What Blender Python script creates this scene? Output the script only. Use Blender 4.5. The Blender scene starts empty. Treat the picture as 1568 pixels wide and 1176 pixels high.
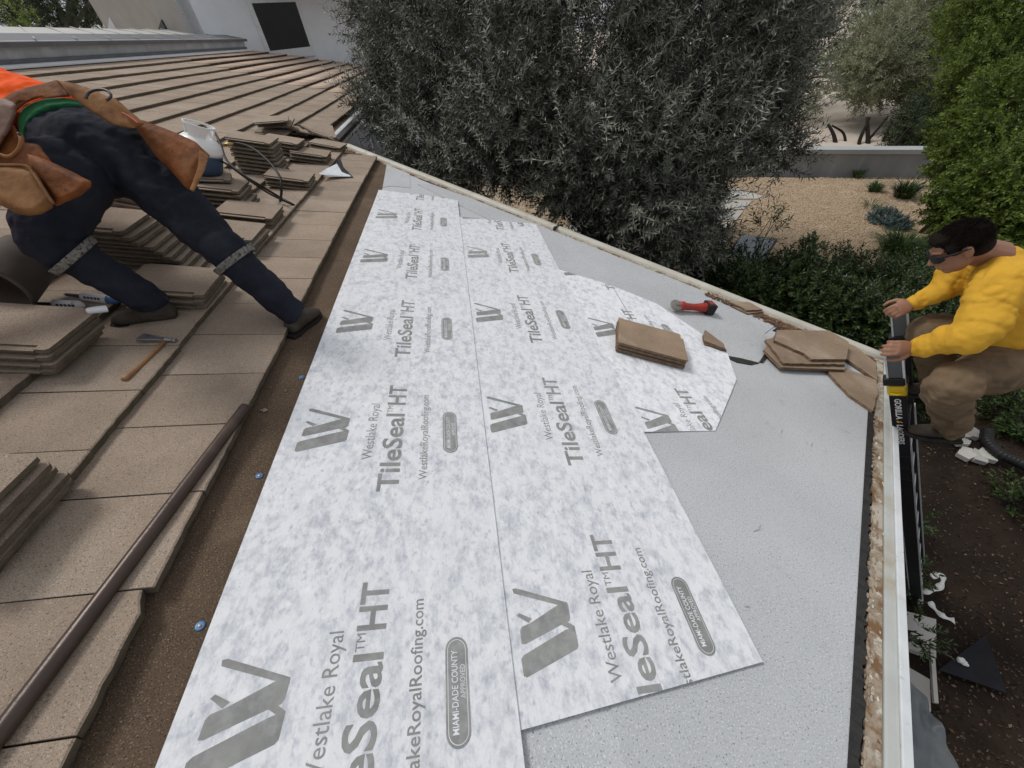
import bpy, bmesh, math, random
import numpy as np
from mathutils import Vector, Matrix, noise as mnoise
random.seed(7); np.random.seed(7)
SC = bpy.context.scene
COL = SC.collection
rad = math.radians

# ------------------------------------------------------------------ camera
# columns: camera right / camera down / camera forward, in world axes
CAMR = np.array([[0.9859069, -0.1616584, 0.0430597], [-0.1408224, -0.6629866, 0.7352671], [-0.0903141, -0.7309687, -0.6764082]])
CAMP = np.array([0.388, 0.0, 1.449])
FPX = 590.0
cam = bpy.data.cameras.new('camera'); camo = bpy.data.objects.new('camera', cam); COL.objects.link(camo)
cam.sensor_fit = 'HORIZONTAL'; cam.sensor_width = 36.0; cam.lens = 36.0*FPX/1568.0
cam.clip_start = 0.02; cam.clip_end = 600
m = Matrix([[CAMR[r][0], -CAMR[r][1], -CAMR[r][2], CAMP[r]] for r in range(3)] + [[0, 0, 0, 1]])
camo.matrix_world = m
SC.camera = camo

# ------------------------------------------------------------------ light
world = bpy.data.worlds.new('World'); SC.world = world; world.use_nodes = True
nt = world.node_tree; nt.nodes.clear()
SUN_EL, SUN_ROT = rad(58), rad(-50)
o_ = nt.nodes.new('ShaderNodeOutputWorld'); bg = nt.nodes.new('ShaderNodeBackground')
sk = nt.nodes.new('ShaderNodeTexSky'); sk.sky_type = 'NISHITA'; sk.sun_disc = False
sk.sun_elevation = SUN_EL; sk.sun_rotation = SUN_ROT; sk.air_density = 1.0; sk.dust_density = 4.0
mx = nt.nodes.new('ShaderNodeMixRGB'); mx.inputs[0].default_value = 0.86
tc = nt.nodes.new('ShaderNodeTexCoord'); nz = nt.nodes.new('ShaderNodeTexNoise'); nz.inputs['Scale'].default_value = 2.2; nz.inputs['Detail'].default_value = 5
cr = nt.nodes.new('ShaderNodeValToRGB')
cr.color_ramp.elements[0].position = .3; cr.color_ramp.elements[0].color = (6.9, 7.2, 7.8, 1)
cr.color_ramp.elements[1].position = .7; cr.color_ramp.elements[1].color = (10.3, 10.5, 10.8, 1)
nt.links.new(tc.outputs['Generated'], nz.inputs['Vector']); nt.links.new(nz.outputs['Fac'], cr.inputs['Fac'])
nt.links.new(sk.outputs[0], mx.inputs[1]); nt.links.new(cr.outputs[0], mx.inputs[2])
nt.links.new(mx.outputs[0], bg.inputs['Color']); bg.inputs['Strength'].default_value = 0.066
nt.links.new(bg.outputs[0], o_.inputs[0])
sl = bpy.data.lights.new('sun', 'SUN'); sl.energy = 1.75; sl.angle = rad(15); sl.color = (1, .97, .93)
so = bpy.data.objects.new('sun', sl); COL.objects.link(so)
# light comes from the upper left, behind the worker
sd = Vector((-math.cos(SUN_EL)*.78, math.cos(SUN_EL)*.62, math.sin(SUN_EL))).normalized()
so.rotation_euler = sd.to_track_quat('Z', 'Y').to_euler()
SC.view_settings.view_transform = 'Standard'; SC.view_settings.look = 'None'
SC.view_settings.exposure = 0.0; SC.view_settings.gamma = 1.0; SC.view_settings.use_curve_mapping = False

# ------------------------------------------------------------------ frames
TH = rad(15)
RM = Matrix(((math.cos(TH), 0, math.sin(TH), 0), (0, 1, 0, 0), (-math.sin(TH), 0, math.cos(TH), 0), (0, 0, 0, 1)))
ZG = -3.2
def RP(u, v, w=0): return RM @ Vector((u, v, w))
def PX(x, y, z):
    return Vector(CAMP + CAMR @ (np.array([(x-784)/FPX, (y-588)/FPX, 1.0])*z))
def GZ(x, y, zg=ZG):
    r = CAMR @ np.array([(x-784)/FPX, (y-588)/FPX, 1.0]); t = (zg-CAMP[2])/r[2]
    return Vector(CAMP + r*t)
def UV(x, y, w=0):
    n = np.array(RM.col[2][:3]); r = CAMR @ np.array([(x-784)/FPX, (y-588)/FPX, 1.0])
    t = (w - CAMP@n)/(r@n); P = CAMP + r*t
    q = RM.inverted() @ Vector(P); return q.x, q.y
def depth(P):
    return float(CAMR[:, 2] @ (np.array(P)-CAMP))
def pix(P):
    c = CAMR.T @ (np.array(P)-CAMP); return 784+FPX*c[0]/c[2], 588+FPX*c[1]/c[2], c[2]

# ------------------------------------------------------------------ materials
def mat(name, c1, c2=None, scale=8, detail=6, rough=.8, bump=0, bscale=None, metal=0, speck=None, c3=None, c3scale=2, c3lo=.55, c3hi=.7,
        lo=.35, hi=.65, spec=.5, island=0, stretch=None, trans=0, nro=.6, crease=0):
    M = bpy.data.materials.new(name); M.use_nodes = True; t = M.node_tree; N = t.nodes; L = t.links
    b = N['Principled BSDF']; b.inputs['Roughness'].default_value = rough; b.inputs['Metallic'].default_value = metal
    b.inputs['Specular IOR Level'].default_value = spec if (rough < .75 or spec != .5) else .18
    co = N.new('ShaderNodeTexCoord'); oi = N.new('ShaderNodeObjectInfo')
    ad = N.new('ShaderNodeVectorMath'); ad.operation = 'MULTIPLY_ADD'
    cb = N.new('ShaderNodeCombineXYZ')
    for i in range(3): L.new(oi.outputs['Random'], cb.inputs[i])
    L.new(cb.outputs[0], ad.inputs[0]); ad.inputs[1].default_value = (37, 53, 71); L.new(co.outputs['Object'], ad.inputs[2])
    vec = ad.outputs[0]
    if stretch:
        mp = N.new('ShaderNodeMapping'); mp.inputs['Scale'].default_value = stretch; L.new(vec, mp.inputs[0]); vec = mp.outputs[0]
    def noise(sc, det=detail, ro=.6):
        n = N.new('ShaderNodeTexNoise'); n.inputs['Scale'].default_value = sc; n.inputs['Detail'].default_value = det
        n.inputs['Roughness'].default_value = ro; L.new(vec, n.inputs['Vector']); return n.outputs['Fac']
    def ramp(src, a, bb):
        r = N.new('ShaderNodeMapRange'); r.inputs[1].default_value = a; r.inputs[2].default_value = bb; L.new(src, r.inputs[0]); return r.outputs[0]
    def mix(f, A, B):
        x = N.new('ShaderNodeMixRGB'); L.new(f, x.inputs[0])
        for i, v in ((1, A), (2, B)):
            if isinstance(v, tuple): x.inputs[i].default_value = (*v, 1)
            else: L.new(v, x.inputs[i])
        return x.outputs[0]
    if c2 is None: c2 = c1
    c = mix(ramp(noise(scale, ro=nro), lo, hi), c1, c2)
    if c3: c = mix(ramp(noise(c3scale, 5), c3lo, c3hi), c, c3)
    if speck:
        for (sc_, ssc, a, bb) in speck: c = mix(ramp(noise(ssc, 2, .5), a, bb), c, sc_)
    if island:
        g = N.new('ShaderNodeNewGeometry'); r = ramp(g.outputs['Random Per Island'], 0, 1)
        hs = N.new('ShaderNodeHueSaturation'); mr = N.new('ShaderNodeMapRange'); mr.inputs[3].default_value = 1-island; mr.inputs[4].default_value = 1+island
        L.new(g.outputs['Random Per Island'], mr.inputs[0]); L.new(mr.outputs[0], hs.inputs['Value']); L.new(c, hs.inputs['Color']); c = hs.outputs[0]
    else:
        hs = N.new('ShaderNodeHueSaturation'); mr = N.new('ShaderNodeMapRange'); mr.inputs[3].default_value = .9; mr.inputs[4].default_value = 1.1
        L.new(oi.outputs['Random'], mr.inputs[0]); L.new(mr.outputs[0], hs.inputs['Value']); L.new(c, hs.inputs['Color']); c = hs.outputs[0]
    L.new(c, b.inputs['Base Color'])
    if bump:
        bp = N.new('ShaderNodeBump'); bp.inputs['Strength'].default_value = bump; bp.inputs['Distance'].default_value = .01
        L.new(noise(bscale or scale*4, 6, .7), bp.inputs['Height']); L.new(bp.outputs[0], b.inputs['Normal'])
        if crease:
            sb = N.new('ShaderNodeMath'); sb.operation = 'SUBTRACT'; sb.inputs[1].default_value = .5; ab = N.new('ShaderNodeMath'); ab.operation = 'ABSOLUTE'
            L.new(noise(crease, 2, .45), sb.inputs[0]); L.new(sb.outputs[0], ab.inputs[0]); pw = N.new('ShaderNodeMapRange'); pw.inputs[1].default_value = 0; pw.inputs[2].default_value = .10
            L.new(ab.outputs[0], pw.inputs[0]); b2 = N.new('ShaderNodeBump'); b2.inputs['Strength'].default_value = .28; b2.inputs['Distance'].default_value = .010
            L.new(pw.outputs[0], b2.inputs['Height']); L.new(b2.outputs[0], bp.inputs['Normal'])
    if trans:
        tr = N.new('ShaderNodeBsdfTranslucent'); L.new(c, tr.inputs[0]); ms = N.new('ShaderNodeMixShader'); ms.inputs[0].default_value = trans
        L.new(b.outputs[0], ms.inputs[1]); L.new(tr.outputs[0], ms.inputs[2]); L.new(ms.outputs[0], N['Material Output'].inputs[0])
    return M

TILE = mat('concrete_tile', (.43, .335, .255), (.345, .264, .20), 5, rough=.92, bump=.5, bscale=260, c3=(.46, .385, .31), c3scale=1.6, c3lo=.5, c3hi=.75,
           speck=[((.56, .49, .41), 210, .57, .67), ((.17, .13, .10), 170, .59, .69), ((.22, .185, .15), 420, .52, .62)])
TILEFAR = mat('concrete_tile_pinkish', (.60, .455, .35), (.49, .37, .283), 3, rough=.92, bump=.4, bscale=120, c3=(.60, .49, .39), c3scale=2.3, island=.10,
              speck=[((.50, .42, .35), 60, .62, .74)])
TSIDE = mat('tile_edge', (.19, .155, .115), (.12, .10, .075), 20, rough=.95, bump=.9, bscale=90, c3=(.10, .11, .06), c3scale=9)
TSIDEF = mat('tile_edge_shadowed', (.085, .06, .045), (.06, .042, .032), 20, rough=.95)  # darker edge for far rows, shadow in the gaps put into the colour
UNDER = mat('old_underlayment', (.155, .107, .072), (.112, .078, .053), 3, rough=.95, bump=.7, bscale=160, c3=(.27, .205, .135), c3scale=1.7, c3lo=.56, c3hi=.8,
            speck=[((.32, .24, .17), 230, .58, .70), ((.05, .035, .025), 200, .57, .69)])
CAPS = mat('granule_cap_sheet', (.53, .545, .56), (.465, .48, .49), 1.5, rough=.95, bump=.35, bscale=300,
           speck=[((.66, .67, .68), 170, .56, .66), ((.22, .23, .25), 150, .60, .70)], c3=(.36, .36, .36), c3scale=7, c3lo=.62, c3hi=.86)
MEMB = mat('white_membrane', (.80, .815, .84), (.31, .335, .395), 21, detail=14, nro=.72, rough=.7, bump=.3, bscale=30, lo=.45, hi=.78,
           c3=(.83, .845, .865), c3scale=4, c3lo=.50, c3hi=.80, speck=[((.40, .43, .50), 48, .58, .86), ((.88, .89, .9), 30, .58, .8)], stretch=(1.15, .75, 1))
PRINT = mat('grey_print', (.30, .305, .29), (.225, .23, .225), 14, detail=8, rough=.75, c3=(.38, .385, .38), c3scale=24, c3lo=.45, c3hi=.8)
PWHITE = mat('white_print', (.74, .76, .78), (.62, .64, .67), 20, rough=.75)
RUST = mat('rust_stained_flashing', (.50, .45, .37), (.42, .37, .29), 5, rough=.75, bump=.4, bscale=60, c3=(.21, .12, .06), c3scale=8, c3lo=.44, c3hi=.60,
           speck=[((.16, .09, .05), 40, .66, .76), ((.6, .57, .5), 30, .62, .72)])
GUT = mat('dirty_cream_metal', (.60, .58, .51), (.50, .475, .40), 4, rough=.55, bump=.12, c3=(.33, .26, .17), c3scale=5, c3lo=.6, c3hi=.82,
          speck=[((.2, .13, .08), 50, .7, .78)])
GUTG = mat('greyish_metal', (.50, .52, .50), (.44, .455, .43), 5, rough=.6, bump=.2, c3=(.40, .37, .30), c3scale=4)
WHT = mat('white_paint', (.70, .73, .75), (.60, .63, .64), 6, rough=.5, bump=.1, speck=[((.40, .38, .34), 24, .66, .8)], c3=(.50, .48, .43), c3scale=9, c3lo=.6, c3hi=.85)
TAR = mat('black_tar', (.012, .012, .013), (.03, .027, .024), 30, rough=.6, bump=1, bscale=80)
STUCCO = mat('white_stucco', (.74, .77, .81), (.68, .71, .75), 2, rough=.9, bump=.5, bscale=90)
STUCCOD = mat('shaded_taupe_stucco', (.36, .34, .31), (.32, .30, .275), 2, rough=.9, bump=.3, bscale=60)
GWALL = mat('blue_grey_wall', (.16, .18, .21), (.19, .21, .24), 1.5, rough=.9, bump=.2)
GLASS = mat('dark_window_glass', (.006, .006, .006), (.012, .010, .009), 1, rough=.12, spec=.25)
FRAME = mat('window_frame_white', (.66, .69, .71), (.6, .63, .65), 6, rough=.5)
METAL = mat('grey_metal_roof', (.46, .45, .42), (.40, .39, .365), 2, rough=.6, bump=.1, c3=(.42, .41, .38), c3scale=1)
FLASH = mat('zinc_flashing', (.42, .45, .48), (.33, .36, .39), 2.5, rough=.5, metal=.2, c3=(.55, .57, .58), c3scale=1.2)
FLASHD = mat('dark_flashing', (.09, .095, .11), (.13, .14, .15), 3, rough=.5)
WHITER = mat('white_roof_coating', (.8, .82, .84), (.74, .76, .78), 2, rough=.7)
NAVY = mat('navy_work_cloth', (.014, .0165, .026), (.022, .025, .037), 6, rough=.85, bump=.35, bscale=300, crease=7, c3=(.03, .033, .046), c3scale=3, spec=.2)
ORANGE = mat('orange_hi_vis', (.95, .115, .012), (.85, .095, .01), 9, rough=.75, bump=.2, bscale=60)
GREEN = mat('green_cloth', (.012, .10, .035), (.02, .13, .05), 12, rough=.8, bump=.2)
LEATHER = mat('worn_leather', (.21, .072, .022), (.095, .032, .011), 11, rough=.62, spec=.12, bump=.35, bscale=60, c3=(.235, .115, .050), c3scale=7, c3lo=.55, c3hi=.75,
              speck=[((.06, .03, .018), 25, .68, .78)])
LEATHERT = mat('tan_leather', (.29, .145, .058), (.175, .077, .028), 11, rough=.65, spec=.12, bump=.35, bscale=60, c3=(.12, .055, .028), c3scale=7, c3lo=.5, c3hi=.7)
LEATHERD = mat('leather_edge', (.09, .04, .022), (.14, .065, .035), 12, rough=.6, bump=.2)
BOOT = mat('brown_boot_suede', (.075, .062, .05), (.045, .037, .03), 14, rough=.85, bump=.4)
SOLE = mat('dark_rubber', (.022, .02, .018), (.04, .035, .03), 20, rough=.8, bump=.3)
STRAP = mat('grey_strap', (.24, .23, .21), (.13, .125, .115), 60, rough=.8, speck=[((.05, .05, .05), 80, .55, .62)])
YELLOW = mat('yellow_shirt_cloth', (.74, .42, .045), (.66, .36, .035), 8, rough=.85, bump=.3, bscale=220, crease=5, spec=.2)
KHAKI = mat('brown_work_trousers', (.21, .148, .09), (.155, .108, .066), 7, rough=.88, bump=.4, bscale=200, crease=6, c3=(.10, .072, .048), c3scale=5, spec=.2)
SKIN = mat('skin', (.33, .165, .10), (.29, .14, .082), 8, rough=.55, bump=.06)
HAIR = mat('black_hair', (.009, .0065, .005), (.016, .011, .009), 60, rough=.8, bump=.8, bscale=260, spec=.12)
BLACK = mat('black_plastic', (.011, .011, .012), (.018, .018, .018), 8, rough=.55, spec=.3)
DGREY = mat('dark_steel', (.10, .10, .10), (.06, .06, .06), 12, rough=.45, metal=.7, bump=.1)
STEEL = mat('worn_steel', (.35, .35, .36), (.2, .2, .2), 14, rough=.4, metal=.8, bump=.1)
ALU = mat('aluminium', (.62, .63, .65), (.5, .51, .52), 6, rough=.4, metal=.5)
LGREY = mat('grey_fibreglass', (.13, .135, .145), (.10, .105, .11), 6, rough=.55)
LYEL = mat('yellow_plastic', (.72, .50, .01), (.64, .43, .01), 8, rough=.45)
WOOD = mat('hammer_wood', (.30, .155, .065), (.22, .105, .04), 20, rough=.55, stretch=(1, .12, 1))
PIPE = mat('brown_painted_pipe', (.075, .05, .04), (.055, .038, .031), 7, rough=.33, metal=.35, bump=.12, bscale=40, c3=(.11, .075, .058), c3scale=3, spec=.5)
REDP = mat('red_tool_plastic', (.40, .035, .02), (.30, .025, .016), 14, rough=.5, bump=.1)
GUARD = mat('grinder_guard_grey', (.23, .21, .18), (.16, .145, .125), 14, rough=.6)
BLUEP = mat('blue_label', (.05, .15, .32), (.07, .19, .38), 5, rough=.4)
TANKW = mat('white_tank_paint', (.78, .78, .77), (.72, .72, .71), 5, rough=.35)
TANKB = mat('dark_blue_band', (.02, .05, .10), (.03, .06, .12), 5, rough=.5)
YLAB = mat('yellow_sticker', (.72, .66, .12), (.66, .6, .1), 9, rough=.5)
WOODT = mat('cut_tile_brown', (.34, .25, .175), (.26, .19, .13), 5, rough=.9, bump=.5, bscale=180, c3=(.42, .33, .245), c3scale=2.5,
            speck=[((.12, .085, .06), 90, .64, .74)])
WSIDE = mat('broken_tile_edge', (.25, .17, .115), (.13, .088, .06), 30, rough=.95, bump=1, bscale=90)
SOIL = mat('dark_soil', (.032, .021, .0145), (.016, .011, .008), 1.6, detail=9, rough=.95, bump=1.0, bscale=18, c3=(.045, .029, .02), c3scale=.7,
           speck=[((.16, .13, .10), 26, .69, .74), ((.012, .009, .007), 20, .6, .7)])
GRAVEL = mat('tan_gravel', (.50, .385, .265), (.36, .265, .175), 26, detail=4, rough=.95, bump=1.0, bscale=34, c3=(.56, .45, .33), c3scale=1.1,
             speck=[((.20, .145, .095), 32, .60, .68), ((.66, .56, .44), 30, .62, .7)])
PEBBLE = mat('pebble', (.55, .43, .30), (.42, .31, .21), 3, rough=.9, island=.35)
PAVING = mat('beige_paving', (.55, .48, .40), (.49, .42, .35), .9, rough=.9, c3=(.58, .53, .47), c3scale=.3)
CONC = mat('pale_concrete', (.47, .455, .42), (.42, .405, .37), 3, rough=.9, bump=.2)
GARDENW = mat('board_marked_concrete', (.31, .325, .335), (.26, .27, .28), 3, rough=.9, bump=.4, stretch=(1, 1, .2), c3=(.36, .37, .37), c3scale=2)
CAPW = mat('wall_cap_concrete', (.38, .395, .40), (.34, .35, .36), 2, rough=.85)
OLIVE = mat('olive_leaf', (.115, .12, .09), (.07, .075, .056), 1.3, rough=.5, island=.7, trans=.08)  # darkened so the crown's inner shade sits in the leaf colour
OLIVEL = mat('lit_olive_leaf', (.30, .31, .25), (.20, .21, .165), 1.3, rough=.5, island=.5, trans=.1)  # paler copy of the same leaf, light on the outer tips put into colour
OLIVEB = mat('olive_leaf_soft', (.29, .30, .18), (.20, .215, .125), 1, rough=.6, island=.4, trans=.25)
BARK = mat('grey_bark', (.11, .095, .08), (.06, .05, .042), 18, rough=.95, bump=1, bscale=40)
BARKD = mat('dark_bark', (.03, .024, .02), (.018, .014, .012), 18, rough=.95, bump=1, bscale=40)
TWIG = mat('pale_twig', (.19, .18, .15), (.13, .12, .10), 12, rough=.9)
HEDGE = mat('bright_hedge_leaf', (.20, .27, .045), (.075, .12, .02), 1.8, rough=.5, island=.55, trans=.35)
SHRUB = mat('glossy_shrub_leaf', (.055, .085, .022), (.032, .055, .015), 2, rough=.38, island=.5, trans=.15)
GRASSM = mat('grass_blade', (.075, .135, .035), (.05, .09, .028), 2, rough=.6, island=.5, trans=.25)
BLUEG = mat('blue_succulent', (.12, .19, .18), (.08, .135, .13), 3, rough=.6, island=.4)
PINE = mat('pine_foliage', (.035, .055, .016), (.02, .033, .01), 1, rough=.7, island=.5, trans=.1)
CREAM = mat('cream_caulk_label', (.75, .76, .77), (.7, .71, .72), 5, rough=.5)
PLASTIC = mat('clear_plastic', (.30, .33, .34), (.22, .24, .25), 5, rough=.25, bump=.5, bscale=20, trans=.35)
RIBBON = mat('white_ribbon', (.72, .72, .69), (.62, .62, .59), 8, rough=.7)
FELT = mat('black_felt', (.014, .014, .017), (.02, .02, .024), 9, rough=.9)
DIRT = mat('gutter_dirt', (.20, .11, .065), (.13, .075, .045), 18, rough=.95, bump=1, bscale=60, c3=(.4, .33, .26), c3scale=20)
FPTOP = mat('fire_table_slate', (.24, .26, .29), (.18, .2, .22), 6, rough=.6)
FPWOOD = mat('dark_redwood', (.07, .035, .022), (.05, .025, .017), 10, rough=.7)
BRASS = mat('brass', (.45, .32, .12), (.4, .28, .1), 10, rough=.4, metal=.8)

# ------------------------------------------------------------------ mesh helpers
class MB:
    def __init__(s): s.v = []; s.f = []
    def add(s, vs, fs, M=None):
        k = len(s.v)
        s.v += [tuple(M @ Vector(p)) if M else tuple(p) for p in vs]
        s.f += [tuple(i+k for i in f) for f in fs]; return s
    def box(s, c, d, M=None, taper=1.0):
        x, y, z = (a/2 for a in d); t = taper
        vs = [(c[0]+a*(t if e > 0 else 1), c[1]+b*(t if e > 0 else 1), c[2]+e) for e in (-z, z) for a, b in ((-x, -y), (x, -y), (x, y), (-x, y))]
        return s.add(vs, [(3, 2, 1, 0), (4, 5, 6, 7), (0, 1, 5, 4), (1, 2, 6, 5), (2, 3, 7, 6), (3, 0, 4, 7)], M)
    def prism(s, poly, z0, z1, M=None, ztop=None):
        n = len(poly)
        vs = [(p[0], p[1], z0) for p in poly] + [(p[0], p[1], z1 if ztop is None else ztop[i]) for i, p in enumerate(poly)]
        fs = [tuple(range(n-1, -1, -1)), tuple(range(n, 2*n))] + [(i, (i+1) % n, n+(i+1) % n, n+i) for i in range(n)]
        return s.add(vs, fs, M)
    def lathe(s, prof, n=24, M=None, caps=True):
        vs = []; fs = []
        for r, z in prof:
            for i in range(n): a = 2*math.pi*i/n; vs.append((r*math.cos(a), r*math.sin(a), z))
        for j in range(len(prof)-1):
            for i in range(n): k = (i+1) % n; fs.append((j*n+i, j*n+k, (j+1)*n+k, (j+1)*n+i))
        if caps: fs.append(tuple(range(n-1, -1, -1))); fs.append(tuple((len(prof)-1)*n+i for i in range(n)))
        return s.add(vs, fs, M)
    def tube(s, pts, r, n=10, caps=True, wide=None, flat=1.0, M=None):
        pts = [Vector(p) for p in pts]; N = len(pts)
        rs = r if isinstance(r, (list, tuple)) else [r]*N
        fl = flat if isinstance(flat, (list, tuple)) else [flat]*N
        vs = []; fs = []; up = Vector(wide) if wide is not None else None
        prev = None
        for i, p in enumerate(pts):
            t = (pts[min(i+1, N-1)] - pts[max(i-1, 0)])
            t = t.normalized() if t.length > 1e-9 else Vector((0, 0, 1))
            if up is not None: a = (up - t*up.dot(t))
            elif prev is not None: a = prev - t*prev.dot(t)
            else: a = t.orthogonal()
            a = a.normalized() if a.length > 1e-6 else t.orthogonal().normalized()
            prev = a; b = t.cross(a)
            for k in range(n):
                q = 2*math.pi*k/n; vs.append(p + a*math.cos(q)*rs[i] + b*math.sin(q)*rs[i]*fl[i])
        for j in range(N-1):
            for i in range(n): k = (i+1) % n; fs.append((j*n+i, j*n+k, (j+1)*n+k, (j+1)*n+i))
        if caps: fs.append(tuple(range(n-1, -1, -1))); fs.append(tuple((N-1)*n+i for i in range(n)))
        return s.add(vs, fs, M)
    def ball(s, c, r, n=14, M=None):
        if not isinstance(r, (list, tuple)): r = (r, r, r)
        T = (M or Matrix.Identity(4)) @ Matrix.Translation(c) @ Matrix.Diagonal((*r, 1))
        prof = [(math.sin(math.pi*j/(n//2)), -math.cos(math.pi*j/(n//2))) for j in range(1, n//2)]
        prof = [(.02, -1)] + prof + [(.02, 1)]
        return s.lathe(prof, n, T)
    def build(s, name, material, parent=None, smooth=False, bevel=0, mats=None, M=None):
        me = bpy.data.meshes.new(name); me.from_pydata([tuple(x) for x in s.v], [], s.f); me.update()
        me.materials.append(material)
        if smooth: me.polygons.foreach_set('use_smooth', [True]*len(me.polygons))
        o = bpy.data.objects.new(name, me); COL.objects.link(o)
        if parent: o.parent = parent
        if M is not None: o.matrix_local = M
        if bevel:
            b = o.modifiers.new('bevel', 'BEVEL'); b.width = bevel; b.segments = 2; b.limit_method = 'ANGLE'; b.angle_limit = rad(40)
        return o
def tagp(o, label=None, cat=None, group=None, kind=None):
    if label: o['label'] = label
    if cat: o['category'] = cat
    if group: o['group'] = group
    if kind: o['kind'] = kind
    return o
def empty(name, label, cat, M=None, group=None):
    o = bpy.data.objects.new(name, None); COL.objects.link(o); o.empty_display_size = .1
    if M is not None: o.matrix_world = M
    return tagp(o, label, cat, group)
def roofM(u, v, w=0, rz=0, rx=0, ry=0):
    return RM @ Matrix.Translation((u, v, w)) @ Matrix.Rotation(rz, 4, 'Z') @ Matrix.Rotation(ry, 4, 'Y') @ Matrix.Rotation(rx, 4, 'X')
def clip(poly, a, b, keep_left=True):
    out = []; ax, ay = a; bx, by = b
    sd = lambda p: ((bx-ax)*(p[1]-ay)-(by-ay)*(p[0]-ax))*(1 if keep_left else -1)
    for i in range(len(poly)):
        p, q = poly[i], poly[(i+1) % len(poly)]; dp, dq = sd(p), sd(q)
        if dp >= 0: out.append(p)
        if (dp >= 0) != (dq >= 0):
            t = dp/(dp-dq); out.append((p[0]+(q[0]-p[0])*t, p[1]+(q[1]-p[1])*t))
    return out

# ------------------------------------------------------------------ ground, paving, sky is the world
g = MB(); n_ = 60; S = 120
tagp(MB().box((30, 30, ZG-.55), (420, 420, 1.0)).build('far_ground', PAVING), kind='structure', label='pale beige street and driveway beyond the garden wall')
def ground_patch(name, poly, z, material, label):
    o = MB().prism(poly, z-.02, z).build(name, material); return tagp(o, label=label, kind='structure')
# soil round the house, with a gently uneven surface
vs = []; fs = []; NX, NY = 90, 70
for j in range(NY+1):
    for i in range(NX+1):
        x = -6+26*i/NX; y = -6+16*j/NY
        vs.append((x, y, ZG + .05*mnoise.noise(Vector((x*1.3, y*1.3, 0))) + .02*mnoise.noise(Vector((x*5, y*5, 3)))))
for j in range(NY):
    for i in range(NX): a = j*(NX+1)+i; fs.append((a, a+1, a+NX+2, a+NX+1))
sg = MB(); sg.add(vs, fs); tagp(sg.build('soil', SOIL, smooth=True), kind='structure', label='bare dark brown soil beside the house')
WA = GZ(1236, 272); WB = GZ(1416, 276)      # foot of the garden wall
wd = (WB-WA).normalized(); WA2 = WA - wd*14; WB2 = WB + wd*9
p3 = GZ(1090, 470); p4 = GZ(1440, 470)
ground_patch('gravel', [(WA2.x-1, WA2.y+.0), (WB2.x, WB2.y), (WB2.x-2, 4.3), (10, 4.2), (5.4, 5.3), (-1, 10)], ZG+.06, GRAVEL, 'tan pea gravel covering the garden bed').__setitem__('kind', 'structure')

# pebbles standing proud of the gravel sheet
def scatter_mesh(name, tv, tf, mats4, material, parent=None):
    """tv (n,3) tf list of tuples (same length) mats4 (k,4,4) -> one mesh"""
    tv = np.asarray(tv, float); k = len(mats4); n = len(tv)
    hv = np.hstack([tv, np.ones((n, 1))]); A = np.einsum('kij,nj->kni', mats4, hv)[:, :, :3].reshape(-1, 3)
    tf = np.asarray(tf); F = (tf[None] + (np.arange(k)*n)[:, None, None]).reshape(-1, tf.shape[1])
    me = bpy.data.meshes.new(name); me.vertices.add(len(A)); me.vertices.foreach_set('co', A.ravel())
    me.loops.add(F.size); me.loops.foreach_set('vertex_index', F.ravel().astype(np.int32))
    me.polygons.add(len(F)); me.polygons.foreach_set('loop_start', np.arange(0, F.size, tf.shape[1], dtype=np.int32))
    me.update(calc_edges=True); me.materials.append(material)
    o = bpy.data.objects.new(name, me); COL.objects.link(o)
    if parent: o.parent = parent
    return o
def rmats(P, D, sc, roll=None):
    """matrices with local +Z along D, at P, scale sc"""
    P = np.asarray(P); D = np.asarray(D, float); D /= np.linalg.norm(D, axis=1)[:, None]; k = len(P)
    h = np.random.normal(size=(k, 3)); X = np.cross(h, D); X /= np.linalg.norm(X, axis=1)[:, None]; Y = np.cross(D, X)
    M = np.zeros((k, 4, 4)); s = np.asarray(sc)[:, None]
    M[:, :3, 0] = X*s; M[:, :3, 1] = Y*s; M[:, :3, 2] = D*s; M[:, :3, 3] = P; M[:, 3, 3] = 1; return M
oct_v = [(1, 0, 0), (-1, 0, 0), (0, 1, 0), (0, -1, 0), (0, 0, .6), (0, 0, -.6)]
oct_f = [(0, 2, 4), (2, 1, 4), (1, 3, 4), (3, 0, 4), (2, 0, 5), (1, 2, 5), (3, 1, 5), (0, 3, 5)]
k = 26000
px_ = np.random.uniform(1080, 1430, k); py_ = np.random.uniform(272, 470, k)
pp = np.array([GZ(a, b, ZG+.06) for a, b in zip(px_, py_)])
scatter_mesh('pebble_layer', oct_v, oct_f, rmats(pp, np.random.normal(size=(k, 3))*.3+[0, 0, 1], np.random.uniform(.014, .032, k)), PEBBLE)
tagp(bpy.data.objects['pebble_layer'], 'loose tan pebbles over the gravel garden', kind='stuff')

# ------------------------------------------------------------------ the house
house = empty('house', 'low house with a diagonal roof corner, tan concrete tiles and grey cap sheet', 'house')
def hb(mb, name, material, **k):    # house part given in roof coordinates
    return mb.build(name, material, house, M=RM.copy(), **k)
def l1(t): return (-1.60+(4.16+1.60)*t, 7.50+(2.37-7.50)*t)   # outer eave line, far
def ln(a, b, t): return (a[0]+(b[0]-a[0])*t, a[1]+(b[1]-a[1])*t)
G1a, G1b = UV(587, 252), UV(1300, 532)
G1a = (-.70, 6.40); CORN = (3.86, 2.20); G2b = (1.42, .001)
e1 = Vector((CORN[0]+.80, CORN[1]-6.48)).normalized(); n1 = Vector((-e1.y, e1.x))
e2 = Vector((CORN[0]-G2b[0], CORN[1]-G2b[1])).normalized(); n2 = Vector((e2.y, -e2.x))
C0 = Vector(CORN)
F1 = Vector(CORN) - e1*7.1      # far end of the eave line
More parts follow.
